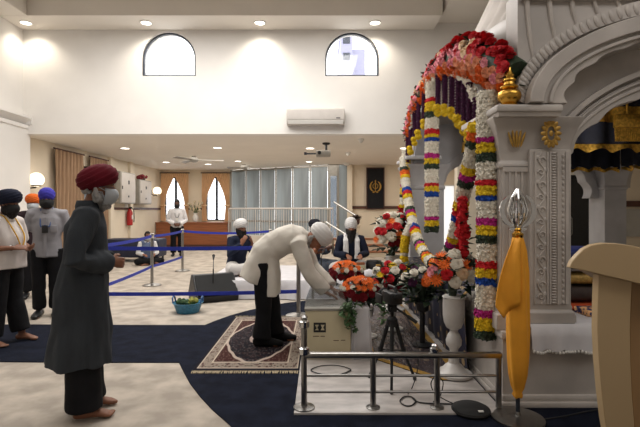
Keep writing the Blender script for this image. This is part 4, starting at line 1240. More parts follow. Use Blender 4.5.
for col, mb in rest.items():
    o = mb.build('small_' + col + '_blossoms', FM[col], arch_t, smooth=False, fix=False); o['kind'] = 'stuff'
mb = MB()
for i in range(46): c, th = aout(i / 45); leafs(mb, c - AO, 9, (.03, .05, th * .8), .1, rd)
mb.build('foliage', FM['green'], arch_t, fix=False)
mb = MB(); core = [aout(i / 30) for i in range(31)]
mb.tube([c + V((.03, 0, 0)) - AO for c, th in core], [th * .72 for c, th in core], 10); mb.build('foam_core', FM['green'], arch_t)
mb = MB(); ip = [V((1.285, 576 / (px - 320), EYE + (HORIZON - py) / FPX * 576 / (px - 320))) for px, py in arch_in]
o_, ac = path_pts(ip)
for i in range(130):
    c, d = at_len(o_, ac, ac[-1] * (i + .5) / 130)
    for q in range(3): tuft(mb, c - AO + V((rd.uniform(-.03, .03), 0, rd.uniform(-.02, .02))), (-.8, -.4, rd.uniform(-.7, .2)), .026, rd)
mb.build('white_edging', FM['white'], arch_t, smooth=False, fix=False)
strands = [(407.5, 163), (410.5, 146), (414.5, 137), (418.5, 130), (424, 119), (430, 111), (438, 105), (445, 104), (452, 107), (458.5, 115.5), (464.3, 122), (469.5, 129), (476, 139)]
for px, py in strands:
    y = 574 / (px - 320); zt = min(p.z for p in (min(o_, key=lambda q: abs(q.y - y)),)) + .03; zb = EYE + (HORIZON - py) / FPX * y
    mb = MB(); n = max(4, int((zt - zb) / .026))
    if zt - zb < .08: zt = zb + .12
    mb.tube([(1.275 - AO.x, y - AO.y, zt - AO.z), (1.275 - AO.x, y - AO.y, zb - AO.z)], .02, 8)
    for i in range(n):
        for q in range(7):
            a = 2 * PI * (q + .5 * (i % 2)) / 7; d = V((math.cos(a), math.sin(a), 0))
            tuft(mb, V((1.275, y, zb + (zt - zb) * (i + .5) / n)) - AO + d * .02, d, .017, rd)
    st = mb.build('purple_strand', FM['purple'], arch_t, smooth=False, fix=False)
    for dx, dz in ((-.012, -.03), (.0, -.085)):
        put_blossom(st, 'pompom', .042, 'yellow', (1.275 + dx - AO.x, y - AO.y, zb + dz - AO.z), (0, 0, 1))

# ---- bouquets
def bouquet(label, loc, items, n_leaf, spread, L=.14, leaf='green', grp=None, trail=None, name='flower_bouquet', seed=1, stalk=0.0):
    t = thing(name, label, 'bouquet', loc, 0, grp); rd = random.Random(seed)
    mb = MB(); leafs(mb, (0, 0, spread[2] * .7), n_leaf, (spread[0] * .8, spread[1] * .8, spread[2] * .8), L, rd)
    mb.tube([(0, 0, -stalk), (0, 0, spread[2])], [.03, .05], 8)
    mb.build('foliage', FM[leaf], t, fix=False)
    done = []
    for kind, r, col, n, (ax, az0, az1, rr) in items:
        k = tries = 0
        while k < n and tries < 400:
            tries += 1
            a = rd.uniform(0, 2 * PI) if ax is None else rd.uniform(*ax); e = rd.uniform(az0, az1)
            d = V((math.cos(a) * math.cos(e), math.sin(a) * math.cos(e), math.sin(e)))
            p = V((d.x * spread[0], d.y * spread[1], spread[2] * .75 + d.z * spread[2])) * 1.0
            p = V((p.x * rr, p.y * rr, spread[2] * .75 + (p.z - spread[2] * .75) * rr))
            if all((p - q).length > (r + r2) * .72 for q, r2 in done):
                done.append((p, r)); put_blossom(t, kind, r, col, p, d + V((0, -.5, .15))); k += 1
    if trail:
        mb = MB()
        for (x0_, y0_, z0_), (x1_, y1_, z1_) in trail:
            a, b = V((x0_, y0_, z0_)), V((x1_, y1_, z1_)); mb.tube([a, a.lerp(b, .5) + V((-.01, -.02, .01)), b], .004, 5)
            for i in range(9):
                p = a.lerp(b, (i + 1) / 9); leafs(mb, p, 3, (.015, .01, .01), .05, rd, .45, -.3)
        mb.build('trailing_leaves', FM['lgreen'], t, fix=False)
    return t
ft = (-PI, 0)
def vase(label, x, y, z0, s, prof):
    t = thing('flower_vase', label, 'vase', (x, y, z0), 0, 'white flower vases before the shrine')
    MB().lathe([(r * s, z * s) for r, z in prof], seg=32).build('vase', mat('white_ceramic', rgb(198, 194, 190), .4, vary=.08, scale=9, bump=.2), t)
    MB().lathe([(.085 * s, .645 * s), (.098 * s, .655 * s), (.085 * s, .665 * s)], seg=32).build('rim', M['white'], t)
vprof = [(.15, 0), (.15, .02), (.10, .045), (.075, .075), (.045, .10), (.04, .17), (.034, .2), (.038, .22), (.062, .25), (.066, .29), (.05, .335), (.034, .36), (.034, .38), (.06, .395), (.082, .44), (.09, .5), (.092, .58), (.088, .65), (.078, .66)]
vase('white pedestal vase before the near end of the navy drape', 1.13, 3.8, .033, 1.0, vprof)
bouquet('large bouquet of orange white and red flowers in the near white pedestal vase', (1.12, 3.8, .72), [
    ('carnation', .06, 'white', 7, ((-1.9, 0), -.2, 1.4, 1.03)), ('gerbera', .055, 'orange', 7, (ft, -.2, 1.1, 1)), ('rose', .055, 'red', 4, ((-PI, -1.9), -.1, .9, 1)), ('carnation', .06, 'white', 4, (ft, 0, 1.4, 1.0)), ('carnation', .05, 'pink', 3, ((-PI, -2), .2, 1, 1)), ('carnation', .05, 'purple', 2, ((-PI, -2), .1, 1, 1)), ('carnation', .05, 'cream', 5, (ft, .2, 1.5, 1.05)), ('carnation', .055, 'orange', 4, (None, .0, 1.3, .7))],
    80, (.205, .16, .19), .12, seed=3, stalk=.06)
vase('white vase at the far end before the far marble pillar', 1.02, 6.3, .024, 1.15, vprof)
bouquet('tall bouquet of white red and orange flowers in the far white vase', (1.02, 6.3, .81), [
    ('carnation', .065, 'white', 12, (ft, -.2, 1.5, 1)), ('rose', .055, 'red', 8, (ft, .1, 1.5, 1.1)), ('gerbera', .06, 'orange', 5, (ft, -.2, .9, 1)), ('carnation', .055, 'dred', 7, (ft, -.3, 1, .9))], 90, (.24, .2, .32), .16, seed=4, stalk=.06)
def draped(label, x0, x1, y0, y1, z1, z0=.026):
    t = thing('draped_pedestal', label, 'pedestal', ((x0 + x1) / 2, (y0 + y1) / 2, z0), 0, 'white draped flower pedestals')
    w, d = (x1 - x0) / 2, (y1 - y0) / 2; rs = []
    for z, e, am in ((0, .022, .012), ((z1 - z0) * .5, .012, .008), (z1 - z0 - .02, .002, .002), (z1 - z0, -.006, 0)):
        ring = []
        for i in range(80):
            a = 2 * PI * i / 80; c, s = math.cos(a), math.sin(a); k = .3
            x = math.copysign(abs(c) ** k, c) * (w + e + am * math.sin(i * .9)); y = math.copysign(abs(s) ** k, s) * (d + e + am * math.sin(i * .9))
            ring.append(V((x, y, z)))
        rs.append(ring)
    MB().rings(rs).build('cloth', M['whitecloth'], t, smooth='all'); return t
draped('narrow white draped pedestal beside the donation box', .305, .47, 4.22, 4.6, .5)
bouquet('near posy of orange gerberas over dark red carnations beside the donation box', (.395, 4.4, .5), [
    ('gerbera', .036, 'orange', 26, (None, .42, 1.5, 1)), ('carnation', .042, 'dred', 32, (None, -.2, .4, 1.02)), ('carnation', .025, 'white', 7, (ft, .3, .5, 1.08))], 60, (.185, .15, .15), .09, seed=6, stalk=-.02,
    trail=[((-.14, -.2, .06), (-.2, -.235, -.06)), ((-.1, -.215, .08), (-.15, -.24, -.17)), ((-.05, -.22, .08), (-.11, -.24, -.12)), ((-.14, -.2, .05), (-.06, -.24, -.2)), ((.15, -.2, .08), (.2, -.25, -.1)), ((.18, -.2, .08), (.24, -.24, -.04))])
draped('second white draped pedestal behind the donation box', .13, .52, 5.2, 5.55, .52)
bouquet('farther posy of orange gerberas over dark red carnations behind the near posy', (.31, 5.38, .52), [
    ('gerbera', .038, 'orange', 24, (None, .45, 1.5, 1)), ('carnation', .042, 'dred', 30, (None, -.2, .42, 1.02)), ('carnation', .03, 'white', 5, (ft, .3, .5, 1.08))], 60, (.19, .15, .16), .09, seed=8, stalk=-.02)
for k, (x, y, s, lb, its) in enumerate(((.86, 5.25, .25, 'leafy floor arrangement with red and white flowers beneath the far bouquet', [('rose', .05, 'red', 6, (ft, 0, 1.4, 1)), ('carnation', .05, 'white', 7, (ft, .2, 1.4, 1.05)), ('gerbera', .045, 'yellow', 4, (ft, .3, 1.5, 1)), ('carnation', .05, 'dred', 4, (ft, -.2, .8, 1))]),
                                       (.52, 4.95, .2, 'low leafy arrangement with red flowers behind the tripod', [('rose', .045, 'dred', 5, (ft, 0, 1.3, 1)), ('carnation', .045, 'red', 4, (ft, .2, 1.3, 1)), ('carnation', .04, 'white', 4, (ft, .1, 1.2, 1))]),
                                       (1.05, 4.62, .22, 'dark leafy arrangement with few flowers before the middle of the navy drape', [('carnation', .045, 'purple', 4, (ft, .3, 1.4, 1)), ('rose', .05, 'orange', 2, (ft, .2, 1.2, 1)), ('carnation', .05, 'white', 3, (ft, .4, 1.4, 1))]))):
    h = (.42, .36, .5)[k]
    t = thing('plant_stand', ('slim white stand under the leafy arrangement beneath the far bouquet', 'slim white stand under the low arrangement behind the tripod', 'slim black stand under the dark arrangement before the navy drape')[k], 'stand', (x, y, .032), 0, None)
    MB().lathe([(.11, 0), (.11, .015), (.03, .03), (.025, h - .16), (.06, h - .14), (.075, h - .05), (.07, h - .045)], seg=20).build('stand', M['white'] if k < 2 else M['black'], t)
    bouquet(lb, (x, y, h - .01), its, 110, (s, s * .8, s * .9), .15, seed=20 + k, stalk=.0)
# ------------------------------------------------------------------ steel railing round the marble step
RY = 3.18
t = thing('steel_railing', 'low steel railing with three horizontal bars along the front of the marble step', 'railing', (.6, RY, .024))
O = V(t.location)
def rp(x, y, z): return V((x, y, z)) - O
for x in (.375, .827, 1.262):
    MB().tube([rp(x, RY, .028), rp(x, RY, .38)], .021, 14).build('post', M['steel'], t)
    if x < 1.2: MB().lathe([(.05, 0), (.05, .006), (.025, .012)], rp(x, RY, .024), 20).build('flange', M['steel'], t)
MB().rbox(rp(-.11, RY - .024, .375), rp(1.285, RY + .024, .415), .012).build('top_bar', M['steel'], t)
for z in (.25, .135): MB().tube([rp(-.1, RY, z), rp(1.262, RY, z)], .010, 10).build('bar', M['steel'], t)
MB().lathe([(.028, 0), (.034, .012), (.034, .03), (.02, .034), (.024, .05), (.014, .062)], rp(.81, RY, .415), 16).build('ball_cap', M['chrome'], t)
t = thing('corner_post', 'taller steel corner post with round clear fittings beside the donation box', 'post', (-.112, RY, .024))
MB().lathe([(.075, 0), (.075, .008), (.03, .016)], seg=24).build('flange', M['steel'], t)
MB().tube([(0, 0, .01), (0, 0, .63)], .021, 14).build('post', M['steel'], t)
for z in (.40, .59):
    MB().lathe([(.022, z - .03), (.036, z - .02), (.038, z + .02), (.022, z + .03)], seg=20).build('round_fitting', M['chrome'], t)
MB().lathe([(.022, .63), (.026, .64), (.015, .655)], seg=16).build('cap', M['chrome'], t)
t = thing('rear_railing', 'low steel railing across the far side of the marble step behind the posies', 'railing', (.4, 6.35, .024))
O = V(t.location)
for x in (-.1, .22, .93): MB().tube([rp(x, 6.35, .028), rp(x, 6.35, .46)], .02, 12).build('post', M['steel'], t)
MB().rbox(rp(-.12, 6.33, .455), rp(1.2, 6.37, .49), .01).build('top_bar', M['steel'], t)
MB().tube([rp(-.1, 6.35, .26), rp(1.2, 6.35, .26)], .01).build('bar', M['steel'], t)
# ------------------------------------------------------------------ donation box
t = thing('donation_box', 'cream metal donation box with a small black emblem, touched by the bowing man', 'box', (.075, 4.42, .024))
cream = mat('cream_enamel', rgb(196, 184, 152), .4, vary=.05, scale=3)
MB().rbox((-.212, -.22, 0), (.212, .22, .455), .008).build('case', cream, t)
MB().rbox((-.22, -.228, .455), (.22, .228, .48), .006).build('lid', M['grey'], t)
MB().box((-.04, -.06, .48), (.10, -.045, .483)).build('slot', M['black'], t)
mb = MB(); mb.box((-.135, -.223, .255), (-.02, -.2205, .345)); mb.build('black_emblem', M['black'], t)
for s in (-1, 1):
    cx_ = -.0775 + s * .027; mb = MB()
    mb.prism([(cx_ - .018, -.2242, .275), (cx_ + .018, -.2242, .275), (cx_ + s * .006, -.2242, .3), (cx_ + .018, -.2242, .325), (cx_ - .018, -.2242, .325), (cx_ - s * .006, -.2242, .3)], (0, .001, 0)); mb.build('pale_emblem_mark', cream, t)
for a, b_, z in ((-.14, -.085, .215), (-.07, -.03, .215), (.05, .10, .175), (.12, .16, .178)):
    MB().box((a, -.2222, z), (b_, -.2206, z + .006)).build('caption_line', M['dwood'], t)
mb = MB(); rr_ = [[V((x, y, z)) for x, y in ((-a, -b_), (a, -b_), (a, b_), (-a, b_))] for a, b_, z in ((.205, .2, 0), (.15, .14, .16), (.148, .138, .16), (.202, .197, .002))]
mb.rings(rr_, False); o = mb.build('acrylic_hopper', M['acrylic'], None, smooth=False)
o.location = (.06, 4.45, .507); tag(o, 'clear sloped plastic hopper standing on top of the donation box', 'hopper')
# ------------------------------------------------------------------ tripod with video camera
t = thing('camera_tripod', 'black tripod with extended legs standing behind the steel railing', 'tripod', (.58, 3.62, .024))
hub = V((0, 0, .5))
for a in (-1.75, .35, 2.5):
    ft_ = V((math.cos(a) * .21, math.sin(a) * .21, .012)); k1 = hub.lerp(ft_, .5); k1.z += .0
    MB().tube([hub + V((math.cos(a) * .03, math.sin(a) * .03, 0)), k1], .017, 8).tube([hub.lerp(ft_, .42), ft_], .011, 8).tube([k1 - V((0, 0, .02)), k1 + V((0, 0, .02))], .021, 8).ball(ft_, .016, 8, 5).tube([k1, V((0, 0, .27))], .006, 6).build('leg', M['blackm'], t)
MB().tube([(0, 0, .25), (0, 0, .6)], .015, 10).lathe([(.03, .46), (.045, .48), (.045, .52), (.025, .54)], seg=14).build('center_column', M['blackm'], t)
MB().rbox((-.035, -.035, .58), (.035, .035, .645), .01).tube([(0, -.06, .61), (0, .06, .61)], .022, 12).build('pan_head', M['blackm'], t)
MB().tube([(.03, -.02, .61), (.16, -.12, .53)], .009, 8).tube([(.11, -.08, .56), (.17, -.128, .523)], .014, 8).build('pan_handle', M['blackm'], t)
t = thing('video_camera', 'small black video camera mounted on the tripod', 'camera', (.58, 3.62, .672), math.radians(15))
MB().rbox((-.055, -.09, 0), (.055, .09, .095), .014).build('body', M['black'], t)
MB().tube([(0, .08, .05), (0, .16, .05)], .04, 16).tube([(0, .15, .05), (0, .175, .05)], .046, 16).build('lens', M['blackm'], t)
MB().tube([(0, -.08, .09), (0, -.06, .13), (0, .06, .13), (0, .08, .09)], .012, 8).build('top_handle', M['black'], t)
MB().rbox((-.13, -.08, .01), (-.115, .04, .085), .004).build('flip_screen', M['black'], t)
MB().rbox((-.03, -.125, .055), (.03, -.08, .095), .01).build('viewfinder', M['blackm'], t)
# ------------------------------------------------------------------ pole with yellow wrap and sword emblem
px0 = (516.5 - 320) / FPX * 3.06
t = thing('emblem_pole', 'upright pole topped by a silver sword emblem and wrapped in yellow cloth', 'pole', (px0, 3.04, .0))
MB().lathe([(.17, .008), (.17, .022), (.12, .03), (.02, .04), (.016, .06)], seg=32).build('base_disc', M['steel'], t)
MB().tube([(0, 0, .03), (0, 0, 1.3)], .014, 12).build('shaft', M['dframe'], t)
em = khanda(MB(), .012, .30, (0, 0, 1.40)); em.build('silver_emblem', M['chrome'], t)
MB().lathe([(.02, 1.22), (.034, 1.235), (.038, 1.26), (.02, 1.275), (.024, 1.29), (.012, 1.31)], seg=20).build('gold_collar', M['gold'], t)
em2 = MB()
for k in range(10):
    a = 2 * PI * k / 10
    em2.tube([(.012 * math.cos(a), .012 * math.sin(a), 1.3), (.048 * math.cos(a), .048 * math.sin(a), 1.35), (.062 * math.cos(a), .062 * math.sin(a), 1.42), (.04 * math.cos(a), .04 * math.sin(a), 1.5), (.004 * math.cos(a), .004 * math.sin(a), 1.56)], .008, 6)
em2.build('silver_cage', M['chrome'], t)
YC = mat('saffron_cloth', rgb(236, 162, 44), .75, vary=.07, scale=5, bump=.25, bscale=14)
mb = MB(); rs = []
for z, r, dx in ((1.245, .03, 0), (1.22, .04, 0), (1.15, .052, .0), (1.0, .066, .0), (.8, .07, 0), (.6, .072, .002), (.4, .066, .004), (.3, .058, .004), (.23, .044, .002), (.19, .026, 0), (.17, .034, 0), (.155, .026, 0)):
    rs.append([V((dx + r * (1 + .12 * math.sin(5 * a + z * 3) * (z < 1.2)) * math.cos(a), r * .9 * (1 + .12 * math.sin(5 * a + z * 3)) * math.sin(a), z + .004 * math.sin(3 * a))) for a in [2 * PI * q / 40 for q in range(40)]])
mb.rings(rs)
mb.build('yellow_wrap', YC, t, smooth='all')
mb = MB(); rows = []
for i in range(15):
    u = i / 14; z = 1.235 - u * .44
    w0 = .02 + .02 * u; L = .03 + .125 * math.sin(min(1, u * 1.05) * PI / 2) * (1 if u < .86 else 1 - (u - .86) * 3.2)
    rows.append([V((-w0 * .5 - L * v, -.055 - .02 * math.sin(v * 5 + u * 2) - .01 * (1 - v), z - .09 * v * u)) for v in [j / 12 for j in range(13)]])
mb.grid(rows)
sol = mb.build('yellow_flap', YC, t, smooth='all'); s_ = sol.modifiers.new('thick', 'SOLIDIFY'); s_.thickness = .006
# ------------------------------------------------------------------ lectern at the right edge
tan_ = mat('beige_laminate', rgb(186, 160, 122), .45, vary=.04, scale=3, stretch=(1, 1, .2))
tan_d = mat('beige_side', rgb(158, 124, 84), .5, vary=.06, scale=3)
t = thing('lectern', 'curved beige lectern seen from behind at the right edge of the room', 'lectern', (1.78, 2.2, 0))
O = V(t.location); d = 2.12
def LP(px, py, dd=d): return P(px, py, dd) - O
top = [(570, 268), (572, 262), (577, 256), (584, 249), (592, 245), (604, 243), (618, 243.5), (632, 245.5), (650, 250), (672, 258), (690, 268), (690, 296), (665, 290), (640, 284), (615, 278), (590, 272)]
MB().prism([LP(*p) for p in top], (0, .035, 0)).build('top_panel', tan_, t, bevel=.004)
MB().prism([LP(x, y) + V((.02, .035, -.02)) for x, y in ((574, 264), (592, 247), (618, 245), (650, 252), (686, 268), (686, 290), (640, 280), (600, 272))], (.30, .38, -.10)).build('reading_desk', tan_, t, bevel=.004)
col = [(599, 274), (598, 300), (597.5, 330), (599, 362), (602, 395), (605, 420), (611, 455), (636, 455), (634, 420), (632, 395), (630.5, 362), (630, 330), (631, 300), (632, 282)]
zf = 0
L_ = [LP(x, y, d + .04) for x, y in col]
for p in L_:
    if p.z < .02: p.z = .02
MB().prism(L_, (0, .05, 0)).build('front_leaf', tan_, t, bevel=.003)
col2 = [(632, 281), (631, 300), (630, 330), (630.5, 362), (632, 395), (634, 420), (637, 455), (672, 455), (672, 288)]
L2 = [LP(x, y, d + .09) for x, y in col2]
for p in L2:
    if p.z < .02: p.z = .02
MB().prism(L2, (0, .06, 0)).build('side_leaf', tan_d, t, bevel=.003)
MB().rbox((-.44, -.16, 0), (.3, .32, .025), .01).build('foot_plate', tan_, t)
# ------------------------------------------------------------------ floor odds: round black case, cables
c = F(470, 412)
t = thing('round_black_case', 'flat round black fabric case on the navy carpet below the steel railing', 'case', (c.x, c.y - .02, .008))
MB().lathe([(.12, 0), (.13, .012), (.128, .03), (.10, .045), (.03, .05)], seg=32).build('case', M['blackm'], t)
MB().tube([(.125 * math.cos(a), .125 * math.sin(a), .02) for a in [2 * PI * i / 32 for i in range(32)]], .008, 6, closed=True).build('rim', M['black'], t)
MB().box((.02, -.1, .043), (.055, -.08, .049)).build('white_tag', M['white'], t)
def cable(label, pts, r=.005):
    o, a = path_pts(pts)
    mb = MB(); q = o[0].copy(); q.z = 0
    mb.tube([p - q for p in o], r, 6); ob = mb.build('floor_cable', M['black']); ob.location = q; tag(ob, label, 'cable'); return ob
def g(px, py, z=.014): return F(px, py, z)
cable('black cable running from the round case across the carpet to the lectern', [g(486, 410), g(505, 414), g(530, 420), g(560, 417), g(590, 411), g(610, 409)])
def loops(px, py, rx, ry, n, z=.03): return [F(px + rx * (1 - .1 * (i % 3)) * math.cos(i * PI / 3), py + ry * math.sin(i * PI / 3), z + .003 * i / n) for i in range(n)]
cable('black cable coiled in loose loops under the tripod', loops(408, 401, 8, 5, 13) + [F(425, 403, .03), F(450, 404, .03), F(462, 406, .03)], .0045)
cable('thin black cable looped on the white marble behind the front railing', loops(331, 370, 20, 5, 8, .03), .0045)
cable('black cable standing in a small upright loop before the vase', [F(433, 402, .03), P(440, 396, 3.25), P(443, 382, 3.25), P(436, 376, 3.25), P(431, 384, 3.25), P(436, 394, 3.25), F(452, 403, .03), F(462, 404, .03)], .004)
pth = [P(404, 310, 3.6), P(412, 330, 3.5), P(418, 350, 3.45), P(417, 372, 3.42), F(412, 388, .03), F(408, 394, .03)]
cable('black cable hanging from the video camera down to the marble step', pth, .004)
# ------------------------------------------------------------------ on and around the musicians' stage
def mic(loc, h, label, az, tip):
    t = thing('microphone_stand', label, 'microphone', loc, az, 'microphone stands before the musicians')
    MB().lathe([(.12, 0), (.12, .012), (.02, .03)], seg=20).build('base', M['black'], t)
    MB().tube([(0, 0, .02), (0, 0, h)], .01, 8).tube([(0, 0, h), tip], .007, 8).build('stand', M['black'], t)
    d = V(tip) - V((0, 0, h)); d.normalize()
    MB().tube([V(tip) - d * .02, V(tip) + d * .12], [.012, .02], 10).ball(V(tip) + d * .13, .026, 10, 6).build('microphone', M['blackm'], t)
mic((-1.66, 7.0, 0), .5, 'black microphone stand on the floor before the left musician', .5, (.1, .35, .62))
mic((.02, 7.25, .3), .35, 'black microphone stand on the stage left of the bearded harmonium player', .3, (.12, .2, .52))
t = thing('harmonium', 'pale wooden harmonium played by the bearded man in white turban', 'harmonium', (.57, 7.62, .3))
MB().rbox((-.19, -.12, 0), (.19, .14, .2), .01).build('case', mat('pale_green_wood', rgb(170, 164, 134), .5, vary=.1, scale=6), t)
MB().box((-.17, .03, .2), (.17, .12, .215)).build('keyboard', M['white'], t)
for i in range(10): MB().box((-.16 + i * .034, -.126, .04), (-.145 + i * .034, -.12, .15)).build('fret_bar', M['brown'], t)
MB().rbox((-.18, -.11, .2), (.18, .01, .24), .008).build('bellows_lid', M['brown'], t)
t = thing('tabla_drum', 'round dark tabla drum on the stage right of the harmonium', 'drum', (.93, 7.75, .3))
MB().lathe([(.06, 0), (.12, .05), (.15, .13), (.135, .22), (.125, .24)], seg=24).build('shell', M['black'], t)
MB().lathe([(.125, .235), (.135, .24), (.125, .252), (.0, .255)], seg=24).build('skin', M['blackm'], t)
t = thing('bundle_cloth', 'rumpled white cloth bundle on the stage beside the tabla drum', 'cloth', (.86, 7.42, .3))
mb = MB(); mb.ball((0, 0, .06), (.2, .12, .07), 24, 12); me = mb.mesh('bundle', M['whitecloth']); wrinkle(me, .03, (8, 8, 8)); link('bundle', me, t)
t = thing('framed_picture', 'small gold framed brown picture standing on the right end of the stage', 'picture', (.98, 7.28, .3))
MB().rbox((-.075, -.012, 0), (.075, .012, .24), .006).build('frame', M['goldpaint'], t)
MB().box((-.055, -.016, .02), (.055, -.012, .22)).build('picture', mat('brown_print', rgb(88, 64, 44), .5, vary=.4, scale=30), t)
MB().prism([(-.02, .012, 0), (.02, .012, 0), (.02, .08, 0), (-.02, .08, 0)], (0, 0, .01)).prism([(-.015, .01, .15), (.015, .01, .15), (.015, .075, .0), (-.015, .075, .0)], (0, .006, 0)).build('easel_back', M['dwood'], t)
# ------------------------------------------------------------------ people
SK = {}
def skin(c):
    if c not in SK:
        SK[c] = mat('skin', c, .55, vary=.08, scale=14, spec=.35)
        SK[str(c)] = mat('lips', tuple(x * y for x, y in zip(c, (.75, .55, .55))), .5, vary=.05)
    return SK[c], SK[str(c)]
EYE_M = mat('eye', rgb(30, 22, 20), .2, vary=.1); BROW = mat('brow', rgb(40, 34, 32), .9, vary=.2)
def cloth(name, c, vary=.1, **k): return mat(name, c, .85, vary=vary, scale=k.pop('scale', 7), bump=.25, bscale=160, spec=.2, **k)
def frame(f, u):
    f = V(f).normalized(); u = V(u); u = (u - f * u.dot(f)).normalized(); l = u.cross(f)
    return f, l, u                       # forward, left, up
class Head:
    def __init__(s, c, f, u, k=1.0):
        s.c = V(c); s.f, s.l, s.u = frame(f, u); s.k = k
        s.R = Matrix((s.f, s.l, s.u)).transposed()
    def p(s, x, y, z): return s.c + (s.f * x + s.l * y + s.u * z) * s.k
def head_pieces(mb, H):
    k = H.k; R = H.R
    mb.ball(H.p(-.012, 0, .03), (.098 * k, .077 * k, .098 * k), 20, 14, R)
    mb.loft([H.p(.012, 0, .03), H.p(.02, 0, -.03), H.p(.028, 0, -.08), H.p(.036, 0, -.112)], [(.078 * k, .07 * k), (.072 * k, .064 * k), (.06 * k, .052 * k), (.036 * k, .032 * k)], H.f, 18)
    mb.tube([H.p(.086, 0, .022), H.p(.1, 0, -.005), H.p(.112, 0, -.026), H.p(.095, 0, -.036)], [.009 * k, .012 * k, .017 * k, .012 * k], 8)
    mb.ball(H.p(.096, .012 * 1, -.032), .011 * k, 8, 6); mb.ball(H.p(.096, -.012, -.032), .011 * k, 8, 6)
    mb.ball(H.p(.075, 0, .035), (.018 * k, .058 * k, .012 * k), 12, 6, R)
    mb.ball(H.p(.082, 0, -.062), (.014 * k, .026 * k, .008 * k), 10, 6, R); mb.ball(H.p(.08, 0, -.076), (.014 * k, .022 * k, .008 * k), 10, 6, R)
    for s in (-1, 1):
        mb.ball(H.p(.07, s * .034, -.02), (.02 * k, .024 * k, .022 * k), 10, 6, R)
        mb.ball(H.p(-.005, s * .078, -.005), (.022 * k, .010 * k, .033 * k), 10, 8, R); mb.ball(H.p(.0, s * .077, -.03), (.012 * k, .008 * k, .012 * k), 8, 6, R)
        mb.ball(H.p(.083, s * .032, .008), (.010 * k, .015 * k, .009 * k), 8, 6, R)
def hand_pieces(mb, w, d, n, right, curl=.5, k=1.0, r=.0088, spread=.06, thumb=.6):
    """palm, four unequal bent fingers and a thumb leaving the side of the palm"""
    w, d = V(w), V(d).normalized(); n = V(n); n = (n - d * n.dot(d)).normalized()
    t = d.cross(n) * (1 if right else -1)
    mb.loft([w - d * .02 * k, w + d * .03 * k, w + d * .065 * k, w + d * .092 * k], [(.027 * k, .02 * k), (.036 * k, .017 * k), (.042 * k, .014 * k), (.038 * k, .011 * k)], t, 14)
    for off, L, c in ((.030, .073, .9), (.0105, .083, 1.0), (-.0105, .077, 1.05), (-.029, .06, 1.15)):
        p = w + d * (.088 - abs(off) * .15) * k + t * off * k; a = curl * .55 * c; dd = (d + t * off / .03 * spread).normalized(); pts = [p - dd * .012, p]
        for sgm in (.45, .32, .25):
            v = dd * math.cos(a) + n * math.sin(a); p = p + v * L * sgm * k; pts.append(p); a += curl * .75 * c
        mb.tube(pts, [r * 1.1 * k, r * 1.1 * k, r * k, r * .95 * k, r * .78 * k], 8)
        mb.ball(pts[-1], r * .8 * k, 8, 5)
    p = w + d * .022 * k + t * .026 * k; v1 = (d * .62 + t * .72 + n * .25).normalized(); v2 = (d * .85 + t * (.55 - thumb) + n * (.2 + thumb * .5)).normalized()
    q = p + v1 * .042 * k; e = q + v2 * .034 * k
    mb.tube([p, q, e, e + v2 * .016 * k], [.0145 * k, .0115 * k, .0105 * k, .008 * k], 8)
def foot_pieces(mb, ank, d, k=1.0):
    a, d = V(ank), V(d); d.z = 0; d.normalize(); l = V((0, 0, 1)).cross(d); g = V((a.x, a.y, a.z - .085 * k))
    mb.loft([g - d * .055 * k + V((0, 0, .032)), g + d * .0 * k + V((0, 0, .042)), g + d * .06 * k + V((0, 0, .038)), g + d * .12 * k + V((0, 0, .026)), g + d * .16 * k + V((0, 0, .018))],
            [(.030 * k, .032 * k), (.034 * k, .042 * k), (.036 * k, .037 * k), (.044 * k, .024 * k), (.044 * k, .016 * k)], l, 16)
    mb.tube([a + V((0, 0, .05)), a, g + V((0, 0, .04))], [.042 * k, .038 * k, .036 * k], 12)
    for i, (y, L, r) in enumerate(((.031, .045, .014), (.010, .042, .0105), (-.007, .037, .0098), (-.022, .03, .009), (-.035, .022, .0085))):
        s = 1 if ank[1] > 0 else -1
        p = g + d * .15 * k - l * y * s * k + V((0, 0, .015)); mb.tube([p - d * .02, p, p + d * L * k * .8, p + d * L * k - V((0, 0, .004))], [r, r, r, r * .8], 8)
